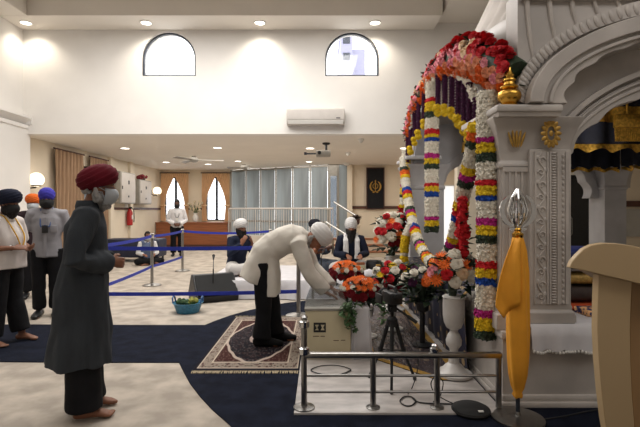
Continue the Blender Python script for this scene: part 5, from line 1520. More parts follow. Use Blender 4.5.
def body_mesh(J, sc_skin, voxel, barefoot=True, curlL=.5, curlR=.5):
    mb = MB(); k = J['k']; H = J['head']
    sp = J['spine']; l = J['lat']
    mb.loft(sp, [(w * .88, d * .86) for w, d in J['sp_r']], l, 20, 2.3)
    mb.tube([sp[-1] - (sp[-1] - sp[-2]) * .3, J['neck'], H.p(-.02, 0, -.04), H.p(-.015, 0, .0)], [.062 * k, .055 * k, .054 * k, .05 * k], 14)
    for s in 'LR':
        sh, el, wr = V(J['sh' + s]), V(J['el' + s]), V(J['wr' + s])
        mb.tube([sp[-1].lerp(sh, .5), sh, sh.lerp(el, .35), el, el.lerp(wr, .3), wr.lerp(el, .15), wr], [x * k for x in (.055, .055, .047, .038, .040, .028, .026)], 12)
        hp, kn, an = V(J['hp' + s]), V(J['kn' + s]), V(J['an' + s])
        mb.tube([hp + (hp - kn) * .08, hp, hp.lerp(kn, .45), kn, kn.lerp(an, .35), an.lerp(kn, .15), an], [x * k for x in (.07, .082, .074, .052, .053, .036, .036)], 12)
        hd, hn, cu = J['hand' + s]
        hand_pieces(mb, wr, hd, hn, s == 'R', cu, J.get('hk', 1.0), max(.0088, voxel * 1.25))
        foot_pieces(mb, an, J['toe' + s], J.get('fk', 1.0))
    head_pieces(mb, H)
    me = remesh(mb, 'body', voxel, 2)
    sm, lm = skin(sc_skin)
    for m in (sm, EYE_M, lm, BROW): me.materials.append(m)
    eyes = [H.p(.094, s * .032, .008) for s in (-1, 1)]; lips = [H.p(.096, y, -.069) for y in (-.016, 0, .016)]; br = [H.p(.09, s * y, .036) for s in (-1, 1) for y in (.02, .034, .046)]
    for p in me.polygons:
        c = p.center
        if (c - H.c).length > .16 * k: continue
        if min((c - e).length for e in eyes) < .0105 * k: p.material_index = 1
        elif min((c - e).length for e in lips) < .011 * k: p.material_index = 2
        elif min((c - e).length for e in br) < .0095 * k: p.material_index = 3
    return me
def shirt_mesh(J, name, m, voxel, sleeve=1.0, hem=None, grow=.018, amp=.006, flare=None, loose=1.0, seed=0.0, neck=True, extra=None):
    """solid garment: torso loft, optional skirt rings, sleeves to a fraction of the arm"""
    mb = MB(); sp = J['spine']; k = J['k']
    i0 = 0
    mb.loft([sp[i] for i in range(len(sp))], [(w + grow, d + grow) for w, d in J['sp_r']], J['lat'], 28, 2.3)
    if hem: mb.loft([h[0] for h in hem], [(h[1], h[2]) for h in hem], J['lat'], 40, 2.2, rnd=False)
    for s in 'LR':
        sh, el, wr = V(J['sh' + s]), V(J['el' + s]), V(J['wr' + s])
        pts = [sp[-1].lerp(sh, .45) - (sp[-1] - sp[-2]) * .12, sh, sh.lerp(el, .4), el, el.lerp(wr, .5), el.lerp(wr, .93)]
        rr = [(.07 + grow * .5), .06 + grow, (.052 + grow * .9 * loose), (.046 + grow * .9 * loose), (.042 + grow * .9 * loose), (.036 + grow * .9 * loose)]
        if sleeve < 1: pts, rr = pts[:3] + [sh.lerp(el, sleeve * 1.6 if sleeve < .6 else .97)], rr[:3] + [.056 + grow * 1.1 * loose]
        mb.tube(pts, [r * k for r in rr], 16)
    if neck: mb.tube([sp[-1] - (sp[-1] - sp[-2]) * .2, sp[-1].lerp(J['neck'], .55)], [.085 * k, .068 * k], 18)
    if extra: extra(mb)
    me = remesh(mb, name, voxel, 3); wrinkle(me, amp, J.get('wf', (9, 9, 4)), seed); me.materials.append(m); return me
def trousers_mesh(J, m, voxel, grow=.03, cuff=.09, amp=.006, seed=1.0, bottom=.93, hipg=None):
    hipg = grow if hipg is None else hipg
    mb = MB(); k = J['k']; sp = J['spine']
    mb.loft([sp[0] - (sp[1] - sp[0]) * .25, sp[0], sp[1]], [(J['sp_r'][0][0] + .01, J['sp_r'][0][1] + .01), (J['sp_r'][0][0] + .016, J['sp_r'][0][1] + .016), (J['sp_r'][1][0] + .008, J['sp_r'][1][1] + .008)], J['lat'], 24, 2.3)
    for s in 'LR':
        hp, kn, an = V(J['hp' + s]), V(J['kn' + s]), V(J['an' + s])
        mb.tube([hp + (hp - kn) * .06, hp, hp.lerp(kn, .5), kn, kn.lerp(an, .5), kn.lerp(an, bottom)], [x * k for x in (.085 + hipg, .085 + hipg, .074 + hipg, .058 + grow, .058 + grow * 1.0, cuff)], 18)
    me = remesh(mb, 'trousers', voxel, 3); wrinkle(me, amp, (7, 7, 5), seed); me.materials.append(m); return me
def turban(H, m, parent, sz=(.135, .122, .10), off=(-.01, 0, .08), tilt=.3, layers=9, amp=.010, name='turban', peak=.02, low=.50):
    """wound cloth: overlapping slanted layers on a rounded form"""
    mb = MB(); rs = []; N, Rn = 72, 44
    T = H.R @ Matrix.Rotation(-tilt, 3, 'Y')
    c = H.p(*off)
    for i in range(Rn + 1):
        ph = -PI / 2 * low + (PI / 2 * (low + .98)) * i / Rn
        ring = []
        for q in range(N):
            th = 2 * PI * q / N
            sl = (ph * layers / 1.9 + (1.25 * abs(math.sin(th / 2 + .0)) if layers else 0) * 1.6)
            saw = (sl % 1.0); f = 1 + amp / sz[0] * (saw - .5) * 1.4 * math.cos(ph * .9)
            f += peak * max(0, math.cos(th)) * math.cos(ph) + .012 * noise.noise(V((math.cos(th) * 2, math.sin(th) * 2, ph * 3)))
            p = V((sz[0] * math.cos(ph) ** .92 * math.cos(th) * f, sz[1] * math.cos(ph) ** .92 * math.sin(th) * f, sz[2] * math.sin(ph) * f)) if math.cos(ph) > 0 else V((0, 0, sz[2]))
            ring.append(c + T @ p)
        rs.append(ring)
    mb.rings(rs, True)
    return mb.build(name, m, parent, smooth=True)
def shell(H, name, m, parent, ths, phs, rad, c=(.012, 0, -.035), off=0.0, fn=None):
    """sheet hugging the face"""
    mb = MB(); rows = []
    for i in range(13):
        ph = phs[0] + (phs[1] - phs[0]) * i / 12; row = []
        for j in range(25):
            th = ths[0] + (ths[1] - ths[0]) * j / 24; k_ = 1 + (fn(th, ph) if fn else 0)
            row.append(H.p(c[0] + rad[0] * k_ * math.cos(ph) * math.cos(th), c[1] + rad[1] * k_ * math.cos(ph) * math.sin(th), c[2] + rad[2] * k_ * math.sin(ph)))
        rows.append(row)
    mb.grid(rows); o = mb.build(name, m, parent, smooth='all'); s = o.modifiers.new('thick', 'SOLIDIFY'); s.thickness = .004; s.offset = 1; return o
def face_mask(H, m, parent):
    o = shell(H, 'face_mask', m, parent, (-1.25, 1.25), (-.85, .62), (.112, .087, .086), (.006, 0, -.052), fn=lambda t, p: .1 * math.exp(-(t * 2.6) ** 2) * math.exp(-((p - .25) * 1.8) ** 2))
    for s in (-1, 1):
        mb = MB()
        for z in (-.02, -.085): mb.tube([H.p(.045, s * .082, z), H.p(.02, s * .086, -.02 + (z + .05) * .3), H.p(-.012, s * .088, .004 if z > -.05 else -.03)], .0025, 5)
        mb.build('ear_loop', m, o)
    return o
def beard(H, m, parent, L=.14, w=.075, d=.07, seed=3, xo=0.0):
    mb = MB(); u = Head(H.c + H.f * xo, H.f, H.u, H.k)
    mb.loft([u.p(.03, 0, -.03), u.p(.045, 0, -.075), u.p(.056, 0, -.115), u.p(.058, 0, -.115 - L * .5), u.p(.05, 0, -.115 - L)], [(w * .98, .064), (w * 1.04, .062), (w * .95, .056), (w * .72, .044), (w * .2, .016)], H.l, 20)
    for s in (-1, 1): mb.tube([u.p(.0, s * .078, .0), u.p(.01, s * .074, -.05), u.p(.03, s * .06, -.1)], [.016, .024, .03], 8)
    mb.tube([u.p(.085, -.035, -.07), u.p(.108, 0, -.048), u.p(.085, .035, -.07)], [.01, .014, .01], 8)
    me = remesh(mb, 'beard', .009, 1); wrinkle(me, .010, (40, 40, 14), seed); me.materials.append(m); return link('beard', me, parent)
def hair_cap(H, m, parent, low=-.15):
    mb = MB(); mb.ball(H.p(-.022, 0, .04), (.106 * H.k, .086 * H.k, .104 * H.k), 24, 16, H.R)
    mb.v = [tuple(p) for p in mb.v]
    me = mb.mesh('hair', m); wrinkle(me, .006, (50, 50, 50), 2.0); 
    bm = bmesh.new(); bm.from_mesh(me)
    dl = [f for f in bm.faces if ((f.calc_center_median() - H.c).dot(H.f) > .045 and (f.calc_center_median() - H.c).dot(H.u) < .07) or (f.calc_center_median() - H.c).dot(H.u) < -.04]
    bmesh.ops.delete(bm, geom=dl, context='FACES'); bm.to_mesh(me); bm.free()
    return link('hair', me, parent)
def stand(Hgt=1.72, lean=0.0, belly=0.0, foot_gap=.10, wide=1.0, headf=(1, 0, 0), headu=(0, 0, 1), bend=0.0):
    k = Hgt / 1.75; z = lambda a: a * k
    J = {'k': k, 'lat': V((0, 1, 0)), 'hk': k, 'fk': k}
    J['spine'] = [V((0, 0, z(.90))), V((.0, 0, z(1.0))), V((.012 + belly * .5, 0, z(1.10))), V((.01 + belly * .3 + lean * .2, 0, z(1.22))), V((.0 + lean * .5, 0, z(1.34))), V((-.01 + lean * .8, 0, z(1.44)))]
    J['sp_r'] = [(.165 * k * wide, .115 * k + belly * .3), (.155 * k * wide, .105 * k + belly * .6), (.145 * k * wide, .10 * k + belly), (.158 * k * wide, .11 * k + belly * .5), (.165 * k * wide, .105 * k), (.11 * k * wide, .07 * k)]
    J['neck'] = V((.0 + lean, 0, z(1.50)))
    J['head'] = Head((.03 + lean * 1.35, 0, z(1.615)), headf, headu, k)
    for s, g in (('L', 1), ('R', -1)):
        J['sh' + s] = V((-.01 + lean * .8, g * .185 * k * wide, z(1.405))); J['el' + s] = V((-.04, g * .25 * k * wide, z(1.12))); J['wr' + s] = V((.03, g * .25 * k * wide, z(.87)))
        J['hp' + s] = V((0, g * .095 * k, z(.90))); J['kn' + s] = V((.015, g * foot_gap * k, z(.49))); J['an' + s] = V((-.03, g * foot_gap * k, z(.085)))
        J['toe' + s] = V((1, g * .12, 0)); J['hand' + s] = (V((.25, 0, -1)), V((0, -g, 0)), .55)
    return J
def put_person(label, loc, yaw, J, sk, voxel):
    t = thing('person', label, 'person', loc, yaw)
    link('body', body_mesh(J, sk, voxel), t); return t
def slip(t, me): return link(me.name, me, t)
def shoes(t, J, m, nm_='shoe'):
    for s in 'LR':
        a = V(J['an' + s]); d = V(J['toe' + s]).normalized(); l = V((0, 0, 1)).cross(d); g = V((a.x, a.y, a.z - .085 * J['k'])); mb = MB()
        mb.loft([g - d * .07 + V((0, 0, .045)), g + V((0, 0, .052)), g + d * .08 + V((0, 0, .045)), g + d * .16 + V((0, 0, .034)), g + d * .21 + V((0, 0, .028))], [(.042, .044), (.046, .052), (.048, .045), (.052, .034), (.038, .027)], l, 18)
        mb.build(nm_, m, t, smooth='all')
def lanyard(t, J, m, zlow, badge=None, dx=.0, y0=.07):
    mb = MB(); k = J['k']; c = J['spine'][-1]; fx = J['sp_r'][3][1] + .03
    pts = [(c.x - .02, y0, c.z + .06), (c.x + .07, y0 * .9, c.z + .01), (fx + dx, y0 * .75, 1.25 * k), (fx + dx + .012, 0, zlow), (fx + dx, -y0 * .75, 1.25 * k), (c.x + .07, -y0 * .9, c.z + .01), (c.x - .02, -y0, c.z + .06)]
    o_, a = path_pts(pts); mb.tube(o_, .007, 6); o = mb.build('lanyard', m, t)
    if badge:
        MB().rbox((fx + dx + .008, -.035, zlow - .10), (fx + dx + .02, .035, zlow), .004).build('badge', badge, o)
    return o
BLK = cloth('black_trousers', rgb(20, 20, 23), .25); NAVYC = cloth('navy_vest', rgb(26, 30, 46), .2)
BLKM = mat('black_mask', rgb(16, 16, 18), .8, vary=.2); WHM = mat('surgical_mask', rgb(168, 173, 178), .7, vary=.06)
BRD = mat('black_beard', rgb(22, 18, 17), .9, vary=.35, scale=40); GBRD = mat('grey_beard', rgb(150, 148, 145), .9, vary=.2, scale=50)
BROWN_SK, TAN_SK = rgb(128, 84, 62), rgb(150, 104, 80)
MATPOLO = cloth('white_polo', rgb(200, 192, 188), .05); MATGREY = cloth('grey_shirt', rgb(140, 138, 142), .06)
def collar(t, J, m):
    c = J['spine'][-1]; n = J['neck']; k = J['k']; mb = MB()
    o = []
    for r, z in ((.072, .055), (.078, .04), (.1, .0), (.096, -.006), (.07, .03)):
        o.append([V((c.x + .012 + r * 1.02 * k * math.cos(a) , r * k * math.sin(a), c.z + (z + .01 - .03 * max(0, math.cos(a))) * k)) for a in [2 * PI * q / 32 for q in range(32)]])
    mb.rings(o, False, True); mb.build('collar', m, t, smooth='all')
# 1 -- man in the grey kurta, hands folded, turned towards the shrine
J = stand(1.70, lean=.06, belly=.02, foot_gap=.085, headf=(1, .05, -.12), headu=(.12, 0, 1))
J['elR'] = V((-.02, -.28, 1.09)); J['wrR'] = V((.185, -.075, 1.05)); J['handR'] = (V((.7, .55, -.1)), V((-.2, .9, -.2)), .75)
J['elL'] = V((-.02, .28, 1.09)); J['wrL'] = V((.175, .085, 1.04)); J['handL'] = (V((.75, -.55, -.1)), V((-.3, -.9, .2)), .75)
J['anR'] = V((.02, -.09, .083)); J['anL'] = V((.03, .10, .083)); J['toeR'] = V((1, -.1, 0)); J['toeL'] = V((1, .1, 0))
MAIN = (F(83, 414).x, 3.12, .008)
t = put_person('man in long dark grey kurta and maroon turban standing with folded hands', MAIN, math.radians(22), J, BROWN_SK, .0055)
kur = cloth('charcoal_kurta', rgb(54, 58, 63), .14, stretch=(1, 1, .3), scale=9)
hem = [(V((.01, 0, .98)), .185, .15), (V((.0, 0, .85)), .195, .165), (V((-.005, 0, .7)), .205, .178), (V((-.012, 0, .5)), .218, .195), (V((-.016, 0, .36)), .226, .205)]
def side_gusset(mb): pass
me = shirt_mesh(J, 'kurta', kur, .011, 1.0, hem, .026, .012, loose=1.4, seed=2.2)
for v in me.vertices:                      # long soft folds deepening to the hem and a side slit
    if v.co.z < .95:
        a = math.atan2(v.co.y, v.co.x); g = (.95 - v.co.z) / .6
        k_ = 1 + .035 * g * math.sin(a * 9 + 1.2 * math.sin(a * 2)); 
        s_ = math.exp(-((a + PI / 2 - .25) / .06) ** 2) * max(0, min(1, (.80 - v.co.z) / .3)) * .075
        v.co.x *= k_ - s_; v.co.y *= k_ - s_
slip(t, me); slip(t, trousers_mesh(J, BLK, .011, .055, .122, bottom=1.03, hipg=.004))
turban(J['head'], cloth('maroon_turban', rgb(96, 18, 32), .12), t, (.136, .116, .095), (-.026, 0, .064), .46, 5, .005, peak=.05)
beard(J['head'], GBRD, t, .05, .058, xo=-.022); face_mask(J['head'], WHM, t)
mb = MB(); H = J['head']; mb.tube([H.p(-.01, -.088, .0), H.p(.04, -.088, .008), H.p(.09, -.06, .012)], .003, 5); mb.build('glasses_temple', M['dframe'], t)
mb = MB(); mb.tube([H.p(-.06, .06, -.03), H.p(-.095, 0, -.035), H.p(-.06, -.06, -.03)], [.02, .024, .02], 10); me = mb.mesh('nape_hair', GBRD); wrinkle(me, .006, (40, 40, 40)); link('nape_hair', me, t)
MB().lathe([(.078, 1.415), (.08, 1.44), (.07, 1.475), (.066, 1.478)], (.035, 0, 0), 20).build('collar', kur, t)
# 2 -- man at the left edge: white polo, dark turban
J = stand(1.60, lean=.02, belly=.055, foot_gap=.12, wide=1.12, headf=(1, .1, -.12))
J['elR'] = V((-.01, -.29, 1.02)); J['wrR'] = V((.22, -.12, 1.02)); J['handR'] = (V((.7, .7, .05)), V((-.3, .5, -.6)), .7)
J['elL'] = V((-.01, .29, 1.02)); J['wrL'] = V((.23, .09, 1.0)); J['handL'] = (V((.7, -.6, .0)), V((-.2, -.6, .6)), .7)
J['anL'] = V((.10, .13, .08)); J['anR'] = V((-.02, -.13, .08))
t = put_person('man at the left edge in a white polo and dark turban with black mask', (-3.36, 4.78, .008), math.radians(-6), J, rgb(124, 84, 64), .0065)
slip(t, shirt_mesh(J, 'polo_shirt', MATPOLO, .011, .5, [(V((.02, 0, .99)), .2, .18), (V((.02, 0, .80)), .205, .17)], .022, .009, seed=4))
slip(t, trousers_mesh(J, BLK, .012, .045, .105)); collar(t, J, MATPOLO)

turban(J['head'], cloth('navy_turban', rgb(30, 34, 52), .2), t, (.138, .118, .095), (-.02, 0, .068), .3, 6, .007)
beard(J['head'], BRD, t, .07, .066, xo=-.012); face_mask(J['head'], BLKM, t)
lanyard(t, J, cloth('yellow_lanyard', rgb(206, 160, 60)), 1.02, None, .035)
MB().tube([J['wrR'] + V((0, .026 * math.cos(a), .026 * math.sin(a))) - V((.03, .0, 0)) for a in [2 * PI * i / 16 for i in range(16)]], .006, 6, closed=True).build('bracelet', M['chrome'], t)
# 3 -- man in the grey shirt, blue patka, facing the camera
J = stand(1.70, foot_gap=.10, headf=(1, .1, -.15))
J['wrR'] = V((.08, -.28, .86)); J['elR'] = V((-.03, -.27, 1.10))
t = put_person('man in grey shirt with bright blue head wrap and badge, facing the camera', (F(45, 317).x, 6.02, 0), math.radians(-68), J, BROWN_SK, .0075)
slip(t, shirt_mesh(J, 'grey_shirt', MATGREY, .012, .5, [(V((.0, 0, .98)), .175, .13), (V((.0, 0, .80)), .18, .135)], .022, .009, seed=7))
slip(t, trousers_mesh(J, BLK, .013, .025, .085)); shoes(t, J, M['black']); collar(t, J, MATGREY)
mb = MB()
for z in (.95, 1.02, 1.09, 1.16): mb.ball((.155, 0, z), .006, 6, 4)
MB().box((.138, -.018, .82), (.152, .018, 1.32)).build('placket', MATGREY, t)
MB().rbox((.125, .06, 1.12), (.15, .14, 1.22), .006).build('pocket', MATGREY, t)
turban(J['head'], cloth('blue_patka', rgb(62, 58, 158), .12), t, (.116, .10, .098), (-.012, 0, .055), .15, 4, .004, 'patka', 0)
face_mask(J['head'], BLKM, t)
lanyard(t, J, cloth('blue_lanyard', rgb(60, 84, 130)), 1.22, M['black'], .01)
# 4 -- person behind with the orange turban
J = stand(1.66, foot_gap=.10, headf=(1, 0, -.1))
t = put_person('person in orange turban and dark clothes half hidden behind the grey shirt', (P(33, 200, 7.3).x, 7.3, 0), math.radians(-60), J, rgb(120, 78, 56), .009)
slip(t, shirt_mesh(J, 'dark_shirt', cloth('dark_maroon_shirt', rgb(46, 34, 38), .15), .013, 1.0, [(V((.0, 0, .98)), .17, .13), (V((.0, 0, .80)), .175, .13)], .02, .005, seed=9))
slip(t, trousers_mesh(J, BLK, .014)); shoes(t, J, M['black'])
turban(J['head'], cloth('orange_turban', rgb(214, 104, 42), .1), t, (.128, .11, .092), (-.014, 0, .064), .25, 6, .007)
face_mask(J['head'], WHM, t)
# 5 -- usher at the back
J = stand(1.74, foot_gap=.11, headf=(1, 0, -.2))
for s, g in (('L', 1), ('R', -1)):
    J['el' + s] = V((-.02, g * .27, 1.10)); J['wr' + s] = V((.19, g * .07, .99)); J['hand' + s] = (V((.35, -g * .8, -.25)), V((-.6, -g * .3, -.3)), .7)
t = put_person('usher in white shirt and black trousers standing before the rear bench', (P(177, 200, 13.9).x, 13.9, 0), math.radians(-72), J, rgb(92, 60, 46), .0095)
slip(t, shirt_mesh(J, 'white_shirt', cloth('white_shirt', rgb(214, 212, 214), .04), .014, 1.0, None, .024, .007, seed=11))
slip(t, trousers_mesh(J, BLK, .014)); shoes(t, J, M['black'])
hair_cap(J['head'], BRD, t); face_mask(J['head'], BLKM, t); lanyard(t, J, M['black'], 1.18, M['white'], .012)
# ---- seated figures
def sit(k=1.0, lean=.05, headf=(1, 0, -.1), headu=(0, 0, 1)):
    J = {'k': k, 'lat': V((0, 1, 0)), 'hk': k, 'fk': k}; z = lambda a: a * k
    J['spine'] = [V((0, 0, z(.11))), V((.0, 0, z(.2))), V((.0 + lean * .2, 0, z(.31))), V((lean * .6, 0, z(.43))), V((lean * .9, 0, z(.54))), V((lean, 0, z(.63)))]
    J['sp_r'] = [(.175 * k, .14 * k), (.16 * k, .12 * k), (.15 * k, .11 * k), (.155 * k, .11 * k), (.16 * k, .105 * k), (.11 * k, .07 * k)]
    J['neck'] = V((lean + .012, 0, z(.69))); J['head'] = Head((lean + .035, 0, z(.80)), headf, headu, k)
    for s, g in (('L', 1), ('R', -1)):
        J['sh' + s] = V((lean, g * .185 * k, z(.595))); J['el' + s] = V((.06, g * .26 * k, z(.32))); J['wr' + s] = V((.26 * k, g * .14 * k, z(.30)))
        J['hp' + s] = V((.02, g * .10 * k, z(.115))); J['kn' + s] = V((.30 * k, g * .33 * k, z(.115))); J['an' + s] = V((.36 * k, -g * .06 * k + .0, z(.085) if g > 0 else z(.12)))
        J['toe' + s] = V((.2, -g, 0)); J['hand' + s] = (V((.9, -g * .3, -.1)), V((0, -g * .2, -1)), .5)
    return J
STZ = .302
WHT = cloth('white_turban', rgb(216, 214, 212), .04); WK = cloth('white_kurta', rgb(200, 196, 192), .05)
def vest(t, J, m, seed):
    mb = MB(); sp = J['spine']
    mb.loft([sp[1], sp[2], sp[3], sp[4], sp[5] - V((0, 0, .015))], [(w + .032, d + .03) for w, d in J['sp_r'][1:]], J['lat'], 28, 2.3)
    for s in 'LR': mb.tube([sp[-1].lerp(V(J['sh' + s]), .5), V(J['sh' + s]) * .9 + sp[-1] * .1], [.09, .085], 14)
    me = remesh(mb, 'vest', .013, 3); wrinkle(me, .004, (9, 9, 4), seed); me.materials.append(m); return link('vest', me, t)
# left musician: hands raised together, leaning to the microphone
J = sit(1.0, .09, headf=(1, -.1, -.12))
J['elR'] = V((.13, -.25, .36)); J['wrR'] = V((.29, -.11, .54)); J['handR'] = (V((.3, .35, .9)), V((-.4, .9, 0)), .4)
J['elL'] = V((.16, .25, .34)); J['wrL'] = V((.31, .10, .52)); J['handL'] = (V((.25, -.3, .9)), V((-.4, -.9, 0)), .4)
t = put_person('bearded musician in white turban with raised hands at the left of the stage', (P(237, 240, 8.0).x, 7.95, STZ), math.radians(-42), J, BROWN_SK, .008)
slip(t, shirt_mesh(J, 'kurta', cloth('navy_kurta', rgb(34, 40, 58), .15), .013, 1.0, None, .02, .005, seed=13)); slip(t, trousers_mesh(J, WK, .014, .04, .09))
turban(J['head'], WHT, t, (.138, .116, .10), (-.02, 0, .068), .3, 6, .008, peak=.03); beard(J['head'], BRD, t, .2, .078)
# middle musician behind the bowing man
J = sit(1.0, .07, headf=(1, 0, -.25))
J['wrR'] = V((.30, -.10, .36)); J['wrL'] = V((.30, .16, .40)); J['handR'] = (V((.7, .5, .1)), V((0, .2, 1)), .8); J['handL'] = (V((.7, -.5, .2)), V((0, -.2, 1)), .8)
t = put_person('dark bearded musician seated behind the bowing man, holding a stringed instrument', (P(311, 240, 8.1).x, 8.25, STZ), math.radians(-50), J, rgb(104, 66, 48), .0085)
slip(t, shirt_mesh(J, 'kurta', cloth('slate_kurta', rgb(74, 80, 92), .12), .013, 1.0, None, .02, .005, seed=17)); slip(t, trousers_mesh(J, cloth('slate_trousers', rgb(78, 84, 96), .12), .014, .04, .09))
turban(J['head'], cloth('dark_turban', rgb(32, 32, 40), .15), t, (.13, .112, .09), (-.015, 0, .066), .25, 6, .007); beard(J['head'], BRD, t, .12, .076)
ins = thing('stringed_instrument', 'brown stringed instrument held by the middle musician', 'instrument', (P(311, 240, 8.1).x + .12, 7.93, STZ + .39), math.radians(-12))
MB().lathe([(.02, 0), (.075, .03), (.085, .1), (.05, .16), (.022, .18)], seg=20, axis=(-1, 0, .1)).build('sound_box', M['brown'], ins); MB().tube([(-.15, 0, .015), (.14, -.05, .06), (.26, -.06, .1)], [.018, .015, .022], 8).build('neck', M['dwood'], ins)
# right musician: long black beard, white scarf, at the harmonium
J = sit(1.0, .05, headf=(1, 0, -.06))
J['wrR'] = V((.42, -.09, .34)); J['wrL'] = V((.42, .12, .34)); J['elR'] = V((.14, -.26, .34)); J['elL'] = V((.14, .26, .34)); J['handR'] = (V((1, .1, -.15)), V((0, 0, -1)), .4); J['handL'] = (V((1, -.1, -.15)), V((0, 0, -1)), .4)
t = put_person('bearded musician in tall white turban and white scarf behind the harmonium', (P(350, 240, 8.25).x, 8.1, STZ), math.radians(-88), J, BROWN_SK, .008)
slip(t, shirt_mesh(J, 'jacket', NAVYC, .013, 1.0, None, .024, .005, seed=19)); slip(t, trousers_mesh(J, WK, .014, .04, .09))
turban(J['head'], WHT, t, (.122, .112, .125), (-.018, 0, .066), .2, 7, .008, peak=.02); beard(J['head'], BRD, t, .3, .074)
mb = MB()
for g in (-1, 1):
    mb.loft([V((-.03, g * .05, .70)), V((.06, g * .095, .695)), V((.165, g * .10, .58)), V((.185, g * .10, .42)), V((.185, g * .095, .26))], [(.03, .012), (.04, .012), (.048, .012), (.05, .012), (.05, .010)], V((0, 1, 0)), 16)
me = remesh(mb, 'scarf', .008, 1); wrinkle(me, .004, (20, 20, 6)); me.materials.append(WHT); link('scarf', me, t)
# boy on the floor at the back
J = sit(.92, .06, headf=(1, .0, -.05))
t = put_person('seated dark haired boy in white shirt and grey vest on the floor', (P(147, 250, 11.8).x, 11.8, 0), math.radians(-58), J, rgb(126, 84, 64), .0085)
slip(t, shirt_mesh(J, 'white_shirt', cloth('boy_shirt', rgb(206, 206, 208), .05), .013, 1.0, None, .018, .005, seed=23)); slip(t, trousers_mesh(J, BLK, .014, .03, .08)); vest(t, J, cloth('grey_vest', rgb(92, 104, 132), .1), 5)
hair_cap(J['head'], BRD, t); face_mask(J['head'], WHM, t)
# ---- the bowing man
k = 1.0
J = {'k': 1.0, 'lat': V((0, 1, 0)), 'hk': 1.0, 'fk': 1.0}
BX, BY = -.53, 4.74
bl_ = lambda px, py: V((P(px, py, BY).x - BX, 0, P(px, py, BY).z - .02))
J['spine'] = [bl_(261, 262), bl_(265, 253), bl_(273, 246.5), bl_(283, 241), bl_(294, 238), bl_(303, 237.5)]
J['sp_r'] = [(.17, .125), (.165, .125), (.155, .125), (.165, .125), (.17, .12), (.12, .085)]
J['neck'] = bl_(307, 237); J['head'] = Head(bl_(316.5, 238.5), (.3, -.12, -.95), (.95, 0, .3), .97)
for s, g in (('L', 1), ('R', -1)):
    J['sh' + s] = bl_(299, 243) + V((0, g * .18, 0)); J['hp' + s] = bl_(263, 264) + V((0, g * .095, 0))
J['hpL'].x += .01
J['elR'] = bl_(309, 271) + V((0, -.18, 0)); J['wrR'] = bl_(325, 292) + V((0, -.14, .025)); J['handR'] = (V((.9, .15, -.42)), V((-.35, 0, -.9)), .3)
J['elL'] = bl_(313, 269) + V((0, .16, 0)); J['wrL'] = bl_(331, 291) + V((0, .0, .03)); J['handL'] = (V((.9, -.2, -.35)), V((-.35, 0, -.9)), .3)
J['knR'] = bl_(265, 305) + V((0, -.10, 0)); J['anR'] = bl_(263, 338) + V((0, -.11, 0)); J['knL'] = bl_(272, 304) + V((0, .08, 0)); J['anL'] = bl_(275, 338) + V((0, .10, 0))
for s in 'LR': J['an' + s].z = .085; J['toe' + s] = V((1, 0, 0))
J['wf'] = (7, 9, 7)
t = put_person('man in translucent white kurta and white turban bowing over the donation box', (BX, BY, .02), 0, J, rgb(150, 100, 76), .0055)
wk = cloth('ivory_kurta', rgb(212, 206, 196), .05)
def tails(mb):
    # back panel hangs from the raised seat, front panel hangs from the waist
    mb.loft([bl_(276, 240), bl_(267, 251), bl_(259, 264), bl_(251.5, 279.5)], [(.165, .12), (.185, .132), (.20, .128), (.215, .125)], V((0, 1, 0)), 30, 2.5, rnd=False)
    mb.loft([bl_(268, 250), bl_(271, 264), bl_(272, 278), bl_(272, 294)], [(.17, .10), (.18, .085), (.185, .078), (.19, .078)], V((0, 1, 0)), 30, 2.5, rnd=False)
me = shirt_mesh(J, 'kurta', wk, .010, 1.0, None, .026, .007, loose=1.5, seed=3.3, extra=tails)
zc_ = bl_(0, 256).z
for v in me.vertices:
    if v.co.z < zc_:
        v.co.x += .012 * math.sin(v.co.y * 26) * min(1, (zc_ - v.co.z) / .2)
slip(t, me); slip(t, trousers_mesh(J, BLK, .011, .022, .10, bottom=1.0)); shoes(t, J, cloth('black_sock', rgb(20, 20, 22), .2), 'sock')
turban(J['head'], WHT, t, (.138, .12, .104), (-.03, 0, .066), .32, 5, .004)
beard(J['head'], GBRD, t, .02, .05, xo=-.03)
MB().loft([bl_(304, 236.5), bl_(307, 237.5)], [(.075, .07), (.066, .062)], V((0, 1, 0)), 20, rnd=False).build('collar', wk, t)
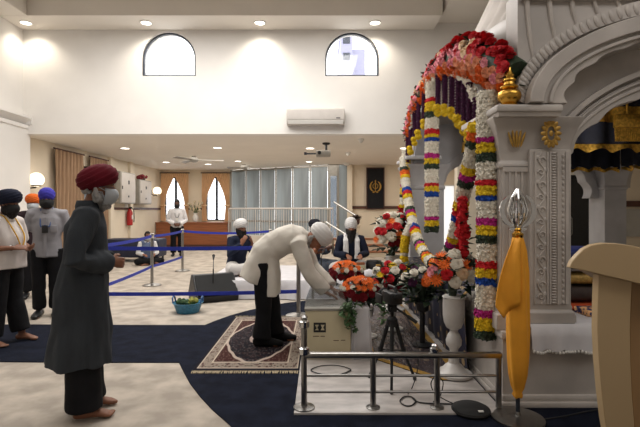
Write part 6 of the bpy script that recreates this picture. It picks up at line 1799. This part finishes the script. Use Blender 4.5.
# ------------------------------------------------------------------ camera, light, world
cam = bpy.data.objects.new('camera', bpy.data.cameras.new('camera'))
COL.objects.link(cam)
cam.data.sensor_width = 36; cam.data.sensor_fit = 'HORIZONTAL'
cam.data.lens = FPX / 640 * 36
cam.data.shift_y = -3.5 / 640
cam.data.clip_start = .05
cam.location = (0, 0, EYE); cam.rotation_euler = (PI / 2, 0, 0)
sc.camera = cam
w = bpy.data.worlds.new('world'); sc.world = w; w.use_nodes = True
bg = w.node_tree.nodes['Background']
bg.inputs['Color'].default_value = (.97, .985, 1, 1); bg.inputs['Strength'].default_value = 3.4
def area(name, loc, size, power, col=(1, .95, .88), rot=(0, 0, 0)):
    l = bpy.data.lights.new(name, 'AREA'); l.shape = 'RECTANGLE'; l.size, l.size_y = size
    l.energy = power; l.color = col
    o = bpy.data.objects.new(name, l); COL.objects.link(o); o.location = loc; o.rotation_euler = rot
    return o
def spot(name, loc, power, ang=100, col=(1, .9, .75), blend=.8, rot=(0, 0, 0)):
    l = bpy.data.lights.new(name, 'SPOT'); l.energy = power; l.spot_size = math.radians(ang); l.spot_blend = blend
    l.color = col; l.shadow_soft_size = .06
    o = bpy.data.objects.new(name, l); COL.objects.link(o); o.location = loc; o.rotation_euler = rot
    return o
area('ceiling_fill_hall', (-1.7, 6.4, 5.1), (5.2, 3.5), 310, (1, .975, .94))  # broad area light added over the hall, no fitting belongs to it
area('ceiling_fill_near', (-2.5, 1.5, 5.1), (5, 4), 62, (1, .975, .94))  # added fill above the foreground, no ceiling fitting behind it
area('ceiling_fill_rear', (-2.5, 13.2, 2.97), (6.5, 6), 235, (1, .95, .88))  # broad area light added under the low ceiling, besides its downlights
area('ceiling_fill_rear_right', (4, 12.8, 2.97), (3, 3), 60, (1, .9, .78))  # added fill under the right end of the low ceiling
area('ceiling_fill_right', (3.2, .2, 5.25), (4, 2.5), 85, (1, .97, .94))  # added fill that lifts the near marble face of the shrine
area('shrine_inner_fill', (1.95, 3.78, 1.95), (.3, .5), 9, rot=(PI / 2, 0, 0))  # added fill aimed at the far marble inside the arch, no real strip
area('shrine_fill', (2.2, 5.2, 2.6), (.6, 2.2), 30, (1, .95, .88))  # added fill that brightens the dark inside of the shrine
for x, y, z in DOWN_HI: spot('downlight_beam', (x, y, z - .04), 40, 130, rot=(math.radians(12), 0, 0))
vs = sc.view_settings
vs.view_transform = 'Standard'; vs.look = 'None'; vs.exposure = 0.0; vs.gamma = 1.0
sc.cycles.max_bounces = 8; sc.cycles.diffuse_bounces = 4; sc.cycles.transparent_max_bounces = 12
sc.cycles.use_denoising = True
sc.cycles.sample_clamp_indirect = 6
